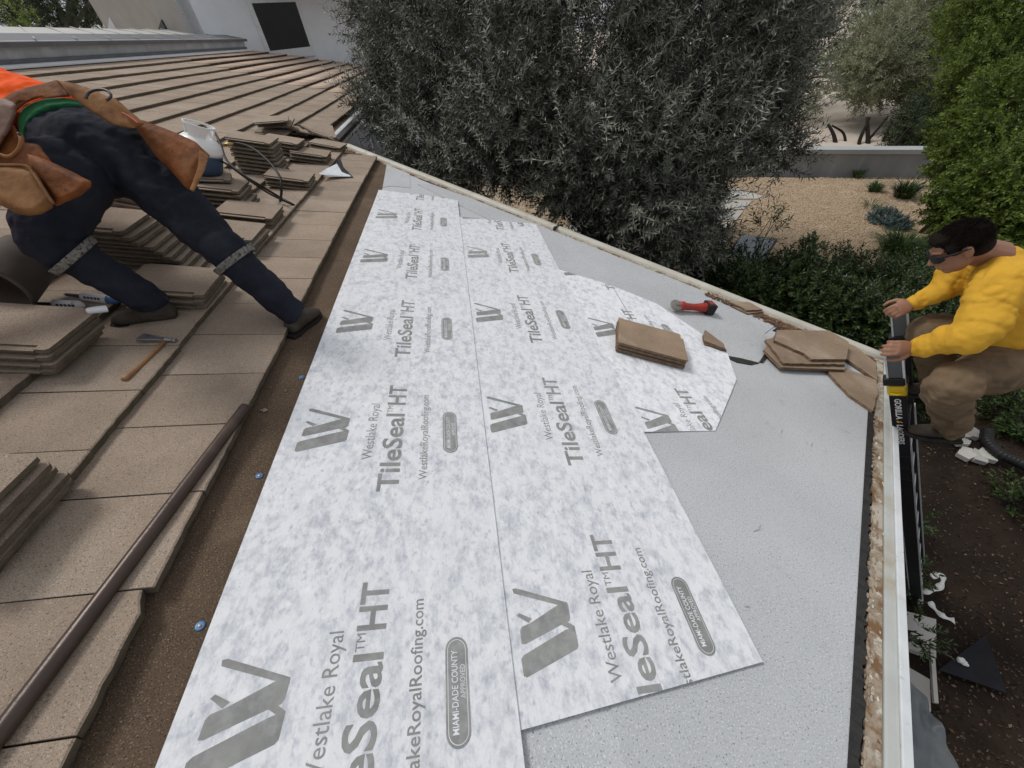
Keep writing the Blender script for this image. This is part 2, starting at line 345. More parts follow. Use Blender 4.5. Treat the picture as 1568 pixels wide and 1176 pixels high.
N2 = Vector(CORN) - e2*7.2      # near end (behind the camera)
deck = [tuple(N2), CORN, tuple(F1), (-1.62, 8.0), (-1.70, 24), (-3.0, 21.9), (-6.5, 19.0), (-6.6, N2[1])]
hb(MB().prism(deck, -.14, 0), 'roof_deck', UNDER)

# grey cap sheet, lower layer with an uneven edge above the black tar line
random.seed(3)
cap = [(-.60, -1.6)]
L2 = (Vector(CORN)-n2*.02-Vector((0, 0))).to_tuple()
t0 = -3.4
edge = []
for i in range(64):
    p = Vector(CORN) - e2*(4.9 - 4.45*i/63.) - n2*(.010+random.uniform(-.004, .004)); edge.append((p.x, p.y))
for i in range(40):
    p = Vector(CORN) - e1*(.35 + 5.55*i/39.) - n1*(.015+random.uniform(-.006, .006)); edge.append((p.x, p.y))
cap = [(-.60, edge[0][1]-.2)] + [e for e in edge if e[0] > -.6] + [(-.60, 6.25)]
hb(MB().prism(cap, .002, .006), 'cap_sheet', CAPS)
# upper lapped cap sheets: edges show as thin dark steps
lap1 = [UV(1250, 590), UV(1165, 556), UV(1150, 561), UV(1128, 552), UV(1112, 546), UV(1040, 500), UV(900, 470), (.6, 3.0), (.6, -.5), tuple(C0-e2*4.0-n2*.014), tuple(C0-e2*.6-n2*.014)]
hb(MB().prism(lap1[::-1], .006, .0095), 'lapped_cap_sheet', CAPS)
lap2 = [UV(1112, 548), UV(1160, 557), UV(1176, 534), UV(1170, 512), UV(1190, 497), UV(1150, 470), UV(1105, 452), UV(850, 352), UV(663, 284), (-.2, 5.60), (.8, 4.4), (1.0, 3.2)]
hb(MB().prism(lap2, .0065, .0125), 'torn_cap_sheet', CAPS)
cs = [UV(592, 254), UV(627, 264), UV(629, 289), UV(600, 286), UV(586, 288)]
hb(MB().prism(cs, .007, .011), 'cap_sheet_patch', CAPS)
# black torn strips of old asphalt
for pl in ([UV(1113, 545, .013), UV(1135, 549, .013), UV(1163, 556, .013), UV(1150, 559, .013), UV(1128, 555, .013), UV(1115, 549, .013)],
           [UV(1176, 533, .013), UV(1178, 541, .013), UV(1168, 556, .013), UV(1163, 555, .013), UV(1172, 540, .013)],
           [UV(1190, 492, .012), UV(1198, 498, .012), UV(1194, 509, .012), UV(1183, 506, .012), UV(1192, 500, .012)]):
    hb(MB().prism(pl[::-1], .009, .0165), 'torn_asphalt_strip', TAR)
# jagged black tar along the eave
def jag(P0, e, nn, L, w0, amp, z0, z1, seed, name, material, step=.022):
    random.seed(seed); N = int(L/step); a = []; b = []
    for i in range(N+1):
        p = P0 - e*(i*L/N); o_ = w0+random.uniform(-amp, amp); q = p + nn*o_; a.append((q.x, q.y)); r = p - nn*.025; b.append((r.x, r.y))
    mb = MB()
    for i in range(N): mb.prism([b[i], b[i+1], a[i+1], a[i]], z0, z1+random.uniform(0, .002))
    return hb(mb, name, material)
jag(Vector(CORN)-e2*.42, e2, n2, 5.0, .010, .009, .003, .0115, 5, 'tar_edge', TAR)
jag(Vector(CORN)-e1*.5, e1, n1, 5.0, .012, .008, .003, .008, 6, 'tar_edge', TAR)
# eave trim: profile swept along a line, (offset outwards, height)
def sweep(P0, P1, nn, prof, name, material, seg=40, wob=0.0, seed=1, **k):
    random.seed(seed); vs = []; fs = []; n = len(prof)
    for i in range(seg+1):
        p = P0 + (P1-P0)*(i/seg)
        for j, (d, w) in enumerate(prof):
            dd = d + (random.uniform(-wob, wob) if (wob and j == 0) else 0)
            vs.append((p.x+nn.x*dd, p.y+nn.y*dd, w + wob*.15*mnoise.noise(Vector((i*.37, j, seed)))))
    for i in range(seg):
        for j in range(n-1): fs.append((i*n+j, (i+1)*n+j, (i+1)*n+j+1, i*n+j+1))
        fs.append((i*n+n-1, (i+1)*n+n-1, (i+1)*n, i*n))
    fs.append(tuple(range(n))); fs.append(tuple(seg*n+j for j in range(n-1, -1, -1)))
    return hb(MB().add(vs, fs), name, material, **k)
C0 = Vector(CORN)
J2 = C0 - e2*3.70      # joint in the near trim
for a, b, sd_ in ((C0 + e2*.02, J2, 3), (J2 - e2*.012, N2, 4)):
    sweep(a, b, n2, [(.022, -.02), (.022, .007), (.055, .010), (.068, .012), (.072, -.02)], 'rusty_edge_flashing', RUST, 260, .011, sd_)
    sweep(a, b, n2, [(.0725, -.04), (.0725, .016), (.080, .019), (.104, .022), (.108, .028), (.108, -.04)], 'grey_gutter_back', GUTG, 60, 0, sd_)
    sweep(a, b, n2, [(.1095, -.15), (.1095, .034), (.113, .037), (.139, .037), (.143, .031), (.143, -.15)], 'white_gutter_lip', WHT, 4, 0, sd_)
hb(MB().prism([tuple(J2+n2*.02-e2*.03), tuple(J2+n2*.02+e2*.012), tuple(J2+n2*.075+e2*.02), tuple(J2+n2*.12+e2*.035), tuple(J2+n2*.145-e2*.015), tuple(J2+n2*.11+e2*.002), tuple(J2+n2*.07-e2*.012)][::-1], .01, .0405), 'joint_rust', DIRT)
sweep(C0+e1*.10, F1, n1, [(.0, -.03), (.004, .012), (.03, .016), (.055, .014), (.06, -.02)], 'rusty_edge_flashing', RUST, 160, .006, 7)
sweep(C0+e1*.10, F1, n1, [(.055, -.1), (.06, .028), (.09, .048), (.13, .052), (.165, .042), (.185, .015), (.187, -.13), (.1, -.13)], 'cream_gutter', GUT, 40, .004, 8, smooth=True)
hb(MB().box((0, 0, 0), (.02, .21, .075), Matrix.Translation((*(C0-e1*3.35+n1*.12), .02)) @ Matrix.Rotation(math.atan2(e1.y, e1.x), 4, 'Z')), 'gutter_strap', TAR)
# peeling flakes along the eave trim
PEEL = mat('peeling_flake', (.40, .33, .25), (.24, .17, .115), 5, rough=.9, island=.3, bump=.4)
PEELW = mat('pale_flake', (.62, .59, .52), (.50, .46, .38), 5, rough=.9, island=.3, bump=.4)
for mt_, seed_, cnt_, lo_, hi_ in ((PEEL, 31, 620, .012, .050), (PEELW, 32, 170, .030, .100)):
    r = random.Random(seed_); fm = MB()
    for i in range(cnt_):
        a = r.uniform(.2, 4.9); cl = mnoise.noise(Vector((a*2.3, seed_, 0)))
        if cl < -.15 and r.random() < .8: continue
        p = C0 - e2*a + n2*(lo_+(hi_-lo_)*r.random()**1.6); n_ = 5; s_ = r.uniform(.002, .0075); ph = r.uniform(0, 6)
        fm.prism([(math.cos(ph+k*1.256)*s_*r.uniform(.6, 1.2), math.sin(ph+k*1.256)*s_*r.uniform(1.4, 3.4)) for k in range(n_)], 0, .0005, Matrix.Translation((p.x, p.y, .0108)) @ Matrix.Rotation(math.atan2(e2.y, e2.x)-1.57, 4, 'Z') @ Matrix.Rotation(r.uniform(-.12, .12), 4, 'X'))
    for i in range(cnt_//2):
        a = r.uniform(.1, 5.5); p = C0 - e1*a + n1*r.uniform(.0, .055); s_ = r.uniform(.003, .010); ph = r.uniform(0, 6)
        fm.prism([(math.cos(ph+k*1.256)*s_*r.uniform(.6, 1.8), math.sin(ph+k*1.256)*s_*r.uniform(.5, 1.0)) for k in range(5)], 0, .0015, Matrix.Translation((p.x, p.y, .0165)) @ Matrix.Rotation(math.atan2(e1.y, e1.x), 4, 'Z') @ Matrix.Rotation(r.uniform(-.12, .12), 4, 'X'))
    tagp(hb(fm, 'peeling_flakes', mt_), kind='stuff')
# dirt and flaking paint inside the corner
dm = MB(); random.seed(12)
for i in range(560):
    a = random.random()**.8; p = C0 - e1*(a*1.5) - n1*random.uniform(-.03, .06+.22*(1-a)**1.5) - e2*.05
    s_ = random.uniform(.004, .018); dm.box((0, 0, 0), (s_*1.6, s_, .004), Matrix.Translation((p.x, p.y, .017+random.uniform(0, .008))) @ Matrix.Rotation(random.uniform(0, 6), 4, 'Z'))
tagp(hb(dm, 'gutter_debris', DIRT), kind='stuff')
hb(MB().prism([tuple(C0-e2*.02), tuple(C0+n1*.03), tuple(C0-e1*.9+n1*.01), tuple(C0-e1*1.3-n1*.01), tuple(C0-e1*.6-n1*.2), tuple(C0-e2*.33-n2*.01)][::-1], .008, .0165), 'dirt_crust', DIRT)

# upper wing eave and far end
sweep(Vector((-1.70, 24)), Vector((-1.62, 7.72)), Vector((1, 0)), [(-.02, -.12), (-.02, .012), (.03, .016), (.05, .012), (.05, -.08)], 'white_gutter_lip', WHT, 6)

# ---- walls of the house under the eaves
def wall_between(P, Q, top, bottom, thick, name, material, parent=house):
    P = Vector(P[:2]); Q = Vector(Q[:2]); d = (Q-P).normalized(); nn = Vector((d.y, -d.x))*thick
    poly = [(P.x, P.y), (Q.x, Q.y), (Q.x-nn.x, Q.y-nn.y), (P.x-nn.x, P.y-nn.y)]
    mb = MB(); z1 = [top[0], top[1], top[1], top[0]]
    mb.prism(poly, bottom, 0, ztop=z1); return mb.build(name, material, parent)
ci = C0 - n1*.55 - n2*.55
w1 = RP(ci.x, ci.y, -.15); w2 = RP(*(F1-n1*.55), -.15); w3 = RP(*(N2-n2*.55), -.15)
wall_between(w1, w2, (w1.z, w2.z), ZG-.1, -.15, 'wall', GWALL); wall_between(w1, w3, (w1.z, w3.z), ZG-.1, .15, 'wall', GWALL)
wu = RP(-1.95, 7.2, -.15); wv = RP(-1.95, 23.5, -.15)
wall_between(wu, wv, (wu.z, wv.z), ZG-.1, -.15, 'wall', GWALL)
wz = wu.z
win = MB().box((wu.x+.17, 9.7, wz-1.15), (.07, 4.2, 1.9)).build('window', FRAME, house)
for yy in (8.35, 9.7, 11.05): MB().box((wu.x+.20, yy, wz-1.15), (.03, 1.26, 1.78)).build('pane', GLASS, win)

# ---- roof tiles: rows step .46 up the slope
PITCH = .46; TW = .3475; U0 = -.81
def tile_mesh(seed, chip=0, L=.505):
    r = random.Random(seed); mb = MB(); h = TW/2-.0022; NS = 10
    def zt(x): return .066 + (x)*(.038/ .46)   # top falls towards the head (x<0 upslope)
    front = []
    for i in range(NS+1):
        y = -h + 2*h*i/NS; front.append((-abs(r.gauss(0, .0022)), y))
    if chip == 1: front[-1] = (-.030, h); front[-2] = (-.020, front[-2][1])
    if chip == 2: front[0] = (-.03, -h); front[1] = (-.016, front[1][1])
    poly = [(-L, -h)] + front + [(-L, h)]
    top = [zt(p[0]) for p in poly]; n = len(poly); k = n
    bot = [t-.042 for t in top]
    bx = [(p[0]-(.004 if p[0] > -.1 else 0)+r.uniform(-.002, .002), p[1]) for p in poly]
    vs = [(bx[i][0], bx[i][1], bot[i]) for i in range(n)] + [(poly[i][0], poly[i][1], top[i]-.004 if poly[i][0] > -.1 else top[i]) for i in range(n)]
    tp = [((p[0]-.005) if p[0] > -.1 else p[0], p[1]*(1 if True else 1)) for p in poly]
    vs += [(tp[i][0], tp[i][1]*.992, top[i]) for i in range(n)]
    fs = [tuple(range(n-1, -1, -1)), tuple(range(2*n, 3*n))]
    for i in range(n):
        j = (i+1) % n; fs += [(i, j, n+j, n+i), (n+i, n+j, 2*n+j, 2*n+i)]
    mb.add(vs, fs)
    # anti-weather ribs under the butt
    me = bpy.data.meshes.new('roof_tile'); me.from_pydata(mb.v, [], mb.f); me.update()
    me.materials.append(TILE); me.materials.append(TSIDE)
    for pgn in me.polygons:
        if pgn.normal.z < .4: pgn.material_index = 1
    return me
TM = [tile_mesh(i) for i in range(7)] + [tile_mesh(20, 1), tile_mesh(21, 2)]
def in_deck(u, v):
    if v < 7.55:
        return (Vector((u, v))-C0).dot(n1) < -.02 and (Vector((u, v))-C0).dot(n2) < -.02
    if v < 19: return u < -1.66
    a, b = Vector((-6.5, 19.0)), Vector((-3.0, 21.95)); d = b-a
    return u < -1.66 and (d.x*(v-a.y)-d.y*(u-a.x)) < 0
spots = []; random.seed(11)
for k_ in range(12):
    ub = U0 - PITCH*k_; off = (.62 if k_ % 2 == 0 else .82)
    for j in range(-9, 70):
        v = off + (j+.5)*TW - TW*2
        if not in_deck(ub-.02, v-.1) or not in_deck(ub-.02, v+.12): continue
        if v < -1.4: continue
        P = RP(ub, v, .04); x, y, z = pix(P); vis = z > .1 and -160 < x < 1650 and -60 < y < 1330
        spots.append((not vis, z if z > 0 else 99, k_, ub, v))
spots.sort()
far = []
for i, (inv, z, k_, ub, v) in enumerate(spots):
    me = TM[random.choice([0, 1, 2, 3, 4, 5, 6])]
    if k_ == 0 and abs(v-(.62-TW*.5+.0)) < .18: me = TM[7]
    elif random.random() < .035 and k_ > 0: me = TM[random.choice([7, 8])]
    ww = random.uniform(-.0015, .0015)
    M_ = RM @ Matrix.Translation((ub+random.uniform(-.003, .003)+.014*math.sin(v*1.1+k_*.8)*min(1, max(0, (v-4)/4))+.004*math.sin(v*1.3+k_), v, ww+.0005)) @ Matrix.Rotation(random.uniform(-.004, .004), 4, 'Z')
    if i < 295 and not inv:
        o = bpy.data.objects.new('roof_tile', me); COL.objects.link(o); o.parent = house; o.matrix_local = M_
    else: far.append((M_, z))
if far:
    tv = [(-.505, -.1715, -.014), (0, -.1715, .020), (0, .1715, .020), (-.505, .1715, -.014), (-.505, -.1715, .0235), (0, -.1715, .074), (0, .1715, .074), (-.505, .1715, .0235)]
    tf = [(3, 2, 1, 0), (4, 5, 6, 7), (0, 1, 5, 4), (1, 2, 6, 5), (2, 3, 7, 6), (3, 0, 4, 7)]
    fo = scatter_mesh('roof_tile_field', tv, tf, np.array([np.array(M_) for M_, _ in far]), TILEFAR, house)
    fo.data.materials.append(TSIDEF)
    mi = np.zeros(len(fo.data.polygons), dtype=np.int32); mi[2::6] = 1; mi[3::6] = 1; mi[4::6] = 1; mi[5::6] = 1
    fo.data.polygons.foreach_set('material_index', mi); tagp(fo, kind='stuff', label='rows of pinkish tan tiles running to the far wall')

# ------------------------------------------------------------------ metal curb and low roof at the top of the slope
curb = empty('low_metal_roof', 'low grey metal roof with white coated end above the tiled slope', 'roof')
cu = -6.42; v0c, v1c = 3.0, 18.6
cb_ = MB().prism([(cu-.5, v0c), (cu, v0c), (cu, v1c), (cu-.5, v1c)], 0, .33); cb_.build('upstand_flashing', FLASH, curb, M=RM.copy())
MB().prism([(cu-.02, v0c), (cu+.16, v0c), (cu+.16, v1c), (cu-.02, v1c)], .05, .075).build('apron_flashing', WHITER, curb, M=RM.copy())
MB().prism([(cu-.02, v0c), (cu+.03, v0c), (cu+.03, v1c+.05), (cu-.02, v1c+.05)], .08, .13).build('dark_drip_edge', FLASHD, curb, M=RM.copy())
MB().prism([(cu-.55, v0c), (cu+.07, v0c), (cu+.07, v1c+.1), (cu-.55, v1c+.1)], .28, .345).build('dark_drip_edge', FLASHD, curb, M=RM.copy())
zc = RP(cu, 8, .455).z; xc = RP(cu, 8, .455).x
HZ = zc
T1 = PX(0, 41, 13); T2 = PX(296, 47, 19.5)
def plane_pt(x, y, P0, nrm_):
    r = Vector(CAMR @ np.array([(x-784)/FPX, (y-588)/FPX, 1.0])); C_ = Vector(CAMP); t = (P0-C_).dot(nrm_)/r.dot(nrm_); return C_+r*t
# roof sheet from the curb back to the ridge line
A_ = RP(cu+.05, v0c, .35); B_ = RP(cu+.05, v1c+.1, .35)
X_ = Vector((1, 0, 0)); A2_ = plane_pt(-420, 32, A_-X_*4.2, X_); B2_ = plane_pt(296, 46.5, A_-X_*2.6, X_)
def slab4(P, dz, name, material, lift=0):
    P = [p+Vector((0, 0, lift)) for p in P]
    return MB().add(P+[p-Vector((0, 0, dz)) for p in P], [(0, 1, 2, 3), (7, 6, 5, 4), (0, 4, 5, 1), (1, 5, 6, 2), (2, 6, 7, 3), (3, 7, 4, 0)]).build(name, material, curb)
slab4([A_, B_, B2_, A2_], .06, 'metal_roof_sheet', METAL)
def onsheet(s, t): return (A_.lerp(B_, s)).lerp(A2_.lerp(B2_, s), t)
for i in range(16):
    s_ = (i+.5)/16; a, b = onsheet(s_, 0), onsheet(min(1, s_+.0), 1)
    slab4([a, a+Vector((0, .03, 0)), b+Vector((0, .03, 0)), b], .02, 'standing_seam', METAL, .035)
slab4([onsheet(0, .0), onsheet(.20, .0), onsheet(.27, .5), onsheet(0, .97)], .01, 'white_coating', WHITER, .012)
slab4([onsheet(.1, .45), onsheet(.27, .5), onsheet(.36, .95), onsheet(.0, .97)], .01, 'white_coating', WHITER, .013)

# ------------------------------------------------------------------ two storey white house behind
bh = empty('white_house', 'tall white stucco house with a dark window behind the tiled roof', 'house')
A = RP(-6.58, 19.27); B = RP(-4.47, 21.64); wdir = Vector((B.x-A.x, B.y-A.y, 0)).normalized(); wn = Vector((wdir.y, -wdir.x, 0))
Cn = plane_pt(285, 24, A, wn); Cn.z = 0
def wpt(x, y, off=0): return plane_pt(x, y, A+wn*off, wn)
def vwall(P, Q, z0, z1, th_, name, material, parent=bh):
    return wall_between(P, Q, (z1, z1), z0, th_, name, material, parent)
Wr = Cn + wdir*26
vwall(Cn, Wr, ZG, 6.4, .3, 'wall', STUCCO)
W2 = Cn + Vector((-wn.x, -wn.y, 0))*6.5
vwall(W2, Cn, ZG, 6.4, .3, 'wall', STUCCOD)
def wquad(pts, o0, o1, name, material, parent):
    a = [p+wn*(o0) for p in pts]; b = [p+wn*(o1) for p in pts]; n = len(pts)
    return MB().add(a+b, [tuple(range(n)), tuple(range(2*n-1, n-1, -1))]+[(i, i+n, (i+1) % n+n, (i+1) % n) for i in range(n)]).build(name, material, parent)
c1, c2, c3, c4 = wpt(384, 2), wpt(455, 20), wpt(476, 79), wpt(409, 70)
zt_ = (c1.z+c2.z)/2+.12; zb_ = (c3.z+c4.z)/2
def onw(s, z): return Cn + wdir*s + Vector((0, 0, z))
s0 = (c4-Cn).dot(wdir); s1 = (c3-Cn).dot(wdir)
fr = 0.14
wf = wquad([onw(s0-fr, zb_-.28), onw(s1+fr, zb_-.28), onw(s1+fr, zt_+fr), onw(s0-fr, zt_+fr)], .0, .07, 'window', FRAME, bh)
wquad([onw(s0, zb_), onw(s1, zb_), onw(s1, zt_), onw(s0, zt_)], .05, .075, 'pane', GLASS, wf)
# roof overhang above the window, taupe soffit
eh = zt_+.42
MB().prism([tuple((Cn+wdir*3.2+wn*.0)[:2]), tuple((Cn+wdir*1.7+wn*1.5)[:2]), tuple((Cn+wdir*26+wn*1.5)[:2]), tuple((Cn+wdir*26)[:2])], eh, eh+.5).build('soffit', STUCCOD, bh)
# base trim where the tiles meet the wall
wquad([onw(.5, zb_-.42), onw(16, zb_-2.9), onw(16, zb_-2.65), onw(.5, zb_-.30)], .0, .03, 'base_flashing', FLASH, bh)
# raked white eave boards at the left end
L0 = plane_pt(166, 43, W2, Vector((0, 1, 0))); 
def atd(x, y): return plane_pt(x, y, W2-Vector((0, .6, 0)), Vector((0, 1, 0)))
def slab(pts, dv, name, material):
    n = len(pts); b = [p+dv for p in pts]
    return MB().add(pts+b, [tuple(range(n)), tuple(range(2*n-1, n-1, -1))]+[(i, i+n, (i+1) % n+n, (i+1) % n) for i in range(n)]).build(name, material, bh)
slab([atd(165, 46), atd(179, 46), atd(189, -30), atd(172, -30)], Vector((0, .35, 0)), 'corner_board', STUCCO)
slab([atd(179.5, 46), atd(184, 46), atd(196, -30), atd(189, -30)], Vector((0, .3, 0)), 'corner_board', FLASHD)
slab([atd(184.5, 46), atd(190, 46), atd(206, -30), atd(197, -30)], Vector((0, .4, 0)), 'corner_board', STUCCO)
slab([atd(237, 47), atd(256, 47), atd(249, 29)], Vector((.02, .05, 0)), 'window', GLASS) if False else None
def w2pt(x, y): return plane_pt(x, y, Cn-wdir*.02, wdir)
t_ = [w2pt(243, 46), w2pt(256, 46), w2pt(248, 30)]
slab(t_, -wdir*.03, 'window', GLASS)

# ------------------------------------------------------------------ white membrane sheets with grey print
def bfont():
    return None
def text_mesh(txt, size, sx=1.0, bold=0.0, align='LEFT'):
    cu_ = bpy.data.curves.new('t', 'FONT'); cu_.body = txt; cu_.size = size; cu_.align_x = align; cu_.resolution_u = 3; cu_.offset = bold
    o = bpy.data.objects.new('t', cu_); COL.objects.link(o); dg = bpy.context.evaluated_depsgraph_get()
    me = bpy.data.meshes.new_from_object(o.evaluated_get(dg)); bpy.data.objects.remove(o); bpy.data.curves.remove(cu_)
    vs = [(v.co.x*sx, v.co.y, 0) for v in me.vertices]; fs = [tuple(p.vertices) for p in me.polygons]; bpy.data.meshes.remove(me)
    return vs, fs
def fit(tm, length, height):
    vs, fs = tm; x0 = min(v[0] for v in vs); x1 = max(v[0] for v in vs); y1 = max(v[1] for v in vs)
    return [((v[0]-x0)/(x1-x0)*length, v[1]/y1*height, 0) for v in vs], fs
# in print space: x runs along +v (away), y runs to -u
T_WR = fit(text_mesh('Westlake Royal', 1), .357, .043)
T_TS = fit(text_mesh('TileSeal', 1, bold=.02), .455, .088)
T_TM = fit(text_mesh('TM', 1), .05, .026)
T_HT = fit(text_mesh('HT', 1, bold=.02), .15, .088)
T_URL = fit(text_mesh('WestlakeRoyalRoofing.com', 1, bold=.008), .545, .036)
T_MD = fit(text_mesh('MIAMI-DADE COUNTY', 1, bold=.012), .205, .019)
T_AP = fit(text_mesh('APPROVED', 1, bold=.005), .085, .016)
def logo():
    # W emblem in the same print space (x along v, y = -u), about .26 by .24
    out = []
    for pg in ([(147, 942), (160, 941), (313, 982), (312, 992), (300, 990), (147, 951)],
               [(313, 984), (305, 1013), (297, 1020), (262, 1026), (128, 1055), (116, 1054), (126, 1027), (136, 1020), (170, 1014), (278, 985)],
               [(131, 997), (142, 992), (178, 1006), (162, 1014)],
               [(262, 1022), (285, 1018), (309, 1031), (300, 1040)],
               [(309, 1031), (299, 1070), (290, 1076), (98, 1119), (88, 1116), (98, 1083), (110, 1076), (225, 1048), (275, 1036)]):
        q = []
        for zx, zy in pg:
            u, v = UV(420+zx/2.673, 280+zy/2.673); q.append((v-1.005, -(u+.625)))
        out.append(q)
    return out
def pill(x0, x1, y0, y1, n=10):
    r = (y1-y0)/2; c = (y0+y1)/2; out = []
    for i in range(n+1): a = -math.pi/2+math.pi*i/n; out.append((x1-r+r*math.cos(a), c+r*math.sin(a)))
    for i in range(n+1): a = math.pi/2+math.pi*i/n; out.append((x0+r+r*math.cos(a), c+r*math.sin(a)))
    return out
def und(u, v):   # slight buckling of the sheets
    return .0042*mnoise.noise(Vector((u*2.2, v*1.4, 5)))+.004*max(0, 1-abs(mnoise.noise(Vector((u*1.1+3, v*3.1, 2))))*9)*max(0, mnoise.noise(Vector((u*.9, v*.8, 8))))+.0016*mnoise.noise(Vector((u*6, v*5, 9)))
def membrane(poly, u_left, v_unit, w, reps, label, z_extra=0):
    root = empty('membrane_sheet', label, 'roofing sheet', RM @ Matrix.Translation((0, 0, w)), 'printed white membrane sheets rolled out over the roof')
    us = [p[0] for p in poly]; vs_ = [p[1] for p in poly]
    def clipped(bmv, bmf, cut=True):
        bm = bmesh.new(); V = [bm.verts.new(p) for p in bmv]
        for f in bmf:
            try: bm.faces.new([V[i] for i in f])
            except ValueError: pass
        if cut:
            cx_ = sum(us)/len(us); cy_ = sum(vs_)/len(vs_)
            for i in range(len(poly)):
                a = Vector((*poly[i], 0)); b = Vector((*poly[(i+1) % len(poly)], 0)); d = (b-a).normalized(); nn = Vector((d.y, -d.x, 0))
                if (Vector((cx_, cy_, 0))-a).dot(nn) > 0: nn = -nn
                bmesh.ops.bisect_plane(bm, geom=bm.verts[:]+bm.edges[:]+bm.faces[:], plane_co=a, plane_no=nn, clear_outer=True)
        return bm
    # sheet as a fine grid clipped to the outline
    st = .04; gx = np.arange(min(us)-st, max(us)+2*st, st); gy = np.arange(min(vs_)-st, max(vs_)+2*st, st)
    gv = [(x, y, 0) for y in gy for x in gx]; W = len(gx)
    gf = [(j*W+i, j*W+i+1, (j+1)*W+i+1, (j+1)*W+i) for j in range(len(gy)-1) for i in range(W-1)]
    bm = clipped(gv, gf)
    for v in bm.verts: v.co.z = und(v.co.x, v.co.y)
    me = bpy.data.meshes.new('sheet'); bm.to_mesh(me); bm.free(); me.materials.append(MEMB)
    o = bpy.data.objects.new('sheet', me); COL.objects.link(o); o.parent = root
    s = o.modifiers.new('thickness', 'SOLIDIFY'); s.thickness = .0025; s.offset = -1
    items = []
    def put(nm, mt, dz, tm, x, y):   # x along v, y towards -u, measured from unit origin
        items.append((nm, mt, dz, [(u_left-(yy+y), vv0+xx+x, 0) for xx, yy, *_ in tm[0]], list(tm[1])))
    for vv0 in reps:
        for tm, x, y in ((T_WR, .130, -.395), (T_TS, -.037, -.520), (T_TM, .425, -.462), (T_HT, .482, -.520), (T_URL, .018, -.640)): put('lettering', PRINT, .0006, tm, x, y)
        lg = ([], [])
        for pg in logo(): k = len(lg[0]); lg[0].extend((a, b, 0) for a, b in pg); lg[1].append(tuple(range(k, k+len(pg))))
        put('emblem', PRINT, .0006, lg, 0, 0)
        pl = pill(.165, .437, -.783, -.712); put('approval_badge', PRINT, .0006, ([(a, b, 0) for a, b in pl], [tuple(range(len(pl)))]), 0, 0)
        put('badge_lettering', PWHITE, .0012, T_MD, .195, -.749); put('badge_lettering', PWHITE, .0012, T_AP, .275, -.772)
        ring = pill(.172, .430, -.777, -.718); ri = pill(.174, .428, -.775, -.720); nr = len(ring)
        put('badge_outline', PWHITE, .0012, ([(a, b, 0) for a, b in ring]+[(a, b, 0) for a, b in ri], [(i, (i+1) % nr, nr+(i+1) % nr, nr+i) for i in range(nr)]), 0, 0)
    for nm, mt, dz, V_, F_ in items:
        if max(v[0] for v in V_) < min(us) or max(v[1] for v in V_) < min(vs_) or min(v[1] for v in V_) > max(vs_) or min(v[0] for v in V_) > max(us): continue
        bm = clipped(V_, F_)
        if len(bm.faces) == 0: bm.free(); continue
        xa, xb = min(v.co.x for v in bm.verts), max(v.co.x for v in bm.verts); ya, yb = min(v.co.y for v in bm.verts), max(v.co.y for v in bm.verts)
        for x in gx[1:-1:2]:
            if xa < x < xb: bmesh.ops.bisect_plane(bm, geom=bm.verts[:]+bm.edges[:]+bm.faces[:], plane_co=(x, 0, 0), plane_no=(1, 0, 0))
        for y in gy[1:-1:2]:
            if ya < y < yb: bmesh.ops.bisect_plane(bm, geom=bm.verts[:]+bm.edges[:]+bm.faces[:], plane_co=(0, y, 0), plane_no=(0, 1, 0))
        for v in bm.verts: v.co.z = und(v.co.x, v.co.y)+dz
        bmesh.ops.recalc_face_normals(bm, faces=bm.faces)
        for f in bm.faces:
            if f.normal.z < 0: f.normal_flip()
        me = bpy.data.meshes.new(nm); bm.to_mesh(me); bm.free(); me.materials.append(mt)
        o = bpy.data.objects.new(nm, me); COL.objects.link(o); o.parent = root
    return root
S1 = [(-.625, -1.4), (.300, -1.4), (.300, 5.10), (.0, 5.13), (-.625, 5.08)]
S2 = [(.26, .15), UV(1165, 1015, .01), UV(820, 345, .01), (.26, 4.52)]
S3 = [(1.15, 1.32), UV(1095, 660, .01), UV(1127, 582, .01), UV(1112, 538, .01), UV(1000, 462, .01), UV(940, 440, .01), (1.63, 3.19), (1.15, 3.42)]
m3 = membrane(S3, 1.17, 0, .0175, [1.08, 2.09, 3.1], 'short cut white membrane piece under the small stack of three tiles')
m2 = membrane(S2, .265, 0, .0235, [.10, 1.13, 2.17, 3.26, 4.30], 'middle long white membrane sheet with a slanted cut end')
m1 = membrane(S1, -.625, 0, .030, [-1.07, -.03, 1.005, 1.93, 2.94, 3.97, 4.93], 'long white membrane sheet beside the brown strip and the worker')
# crease on the short piece: flat dark strip with its shade painted in
MB().add([(1.672, 3.17, .003), (1.678, 3.17, .003), (1.643, 2.54, .003), (1.637, 2.54, .003)], [(3, 2, 1, 0)]).build('fold', PRINT, m3)

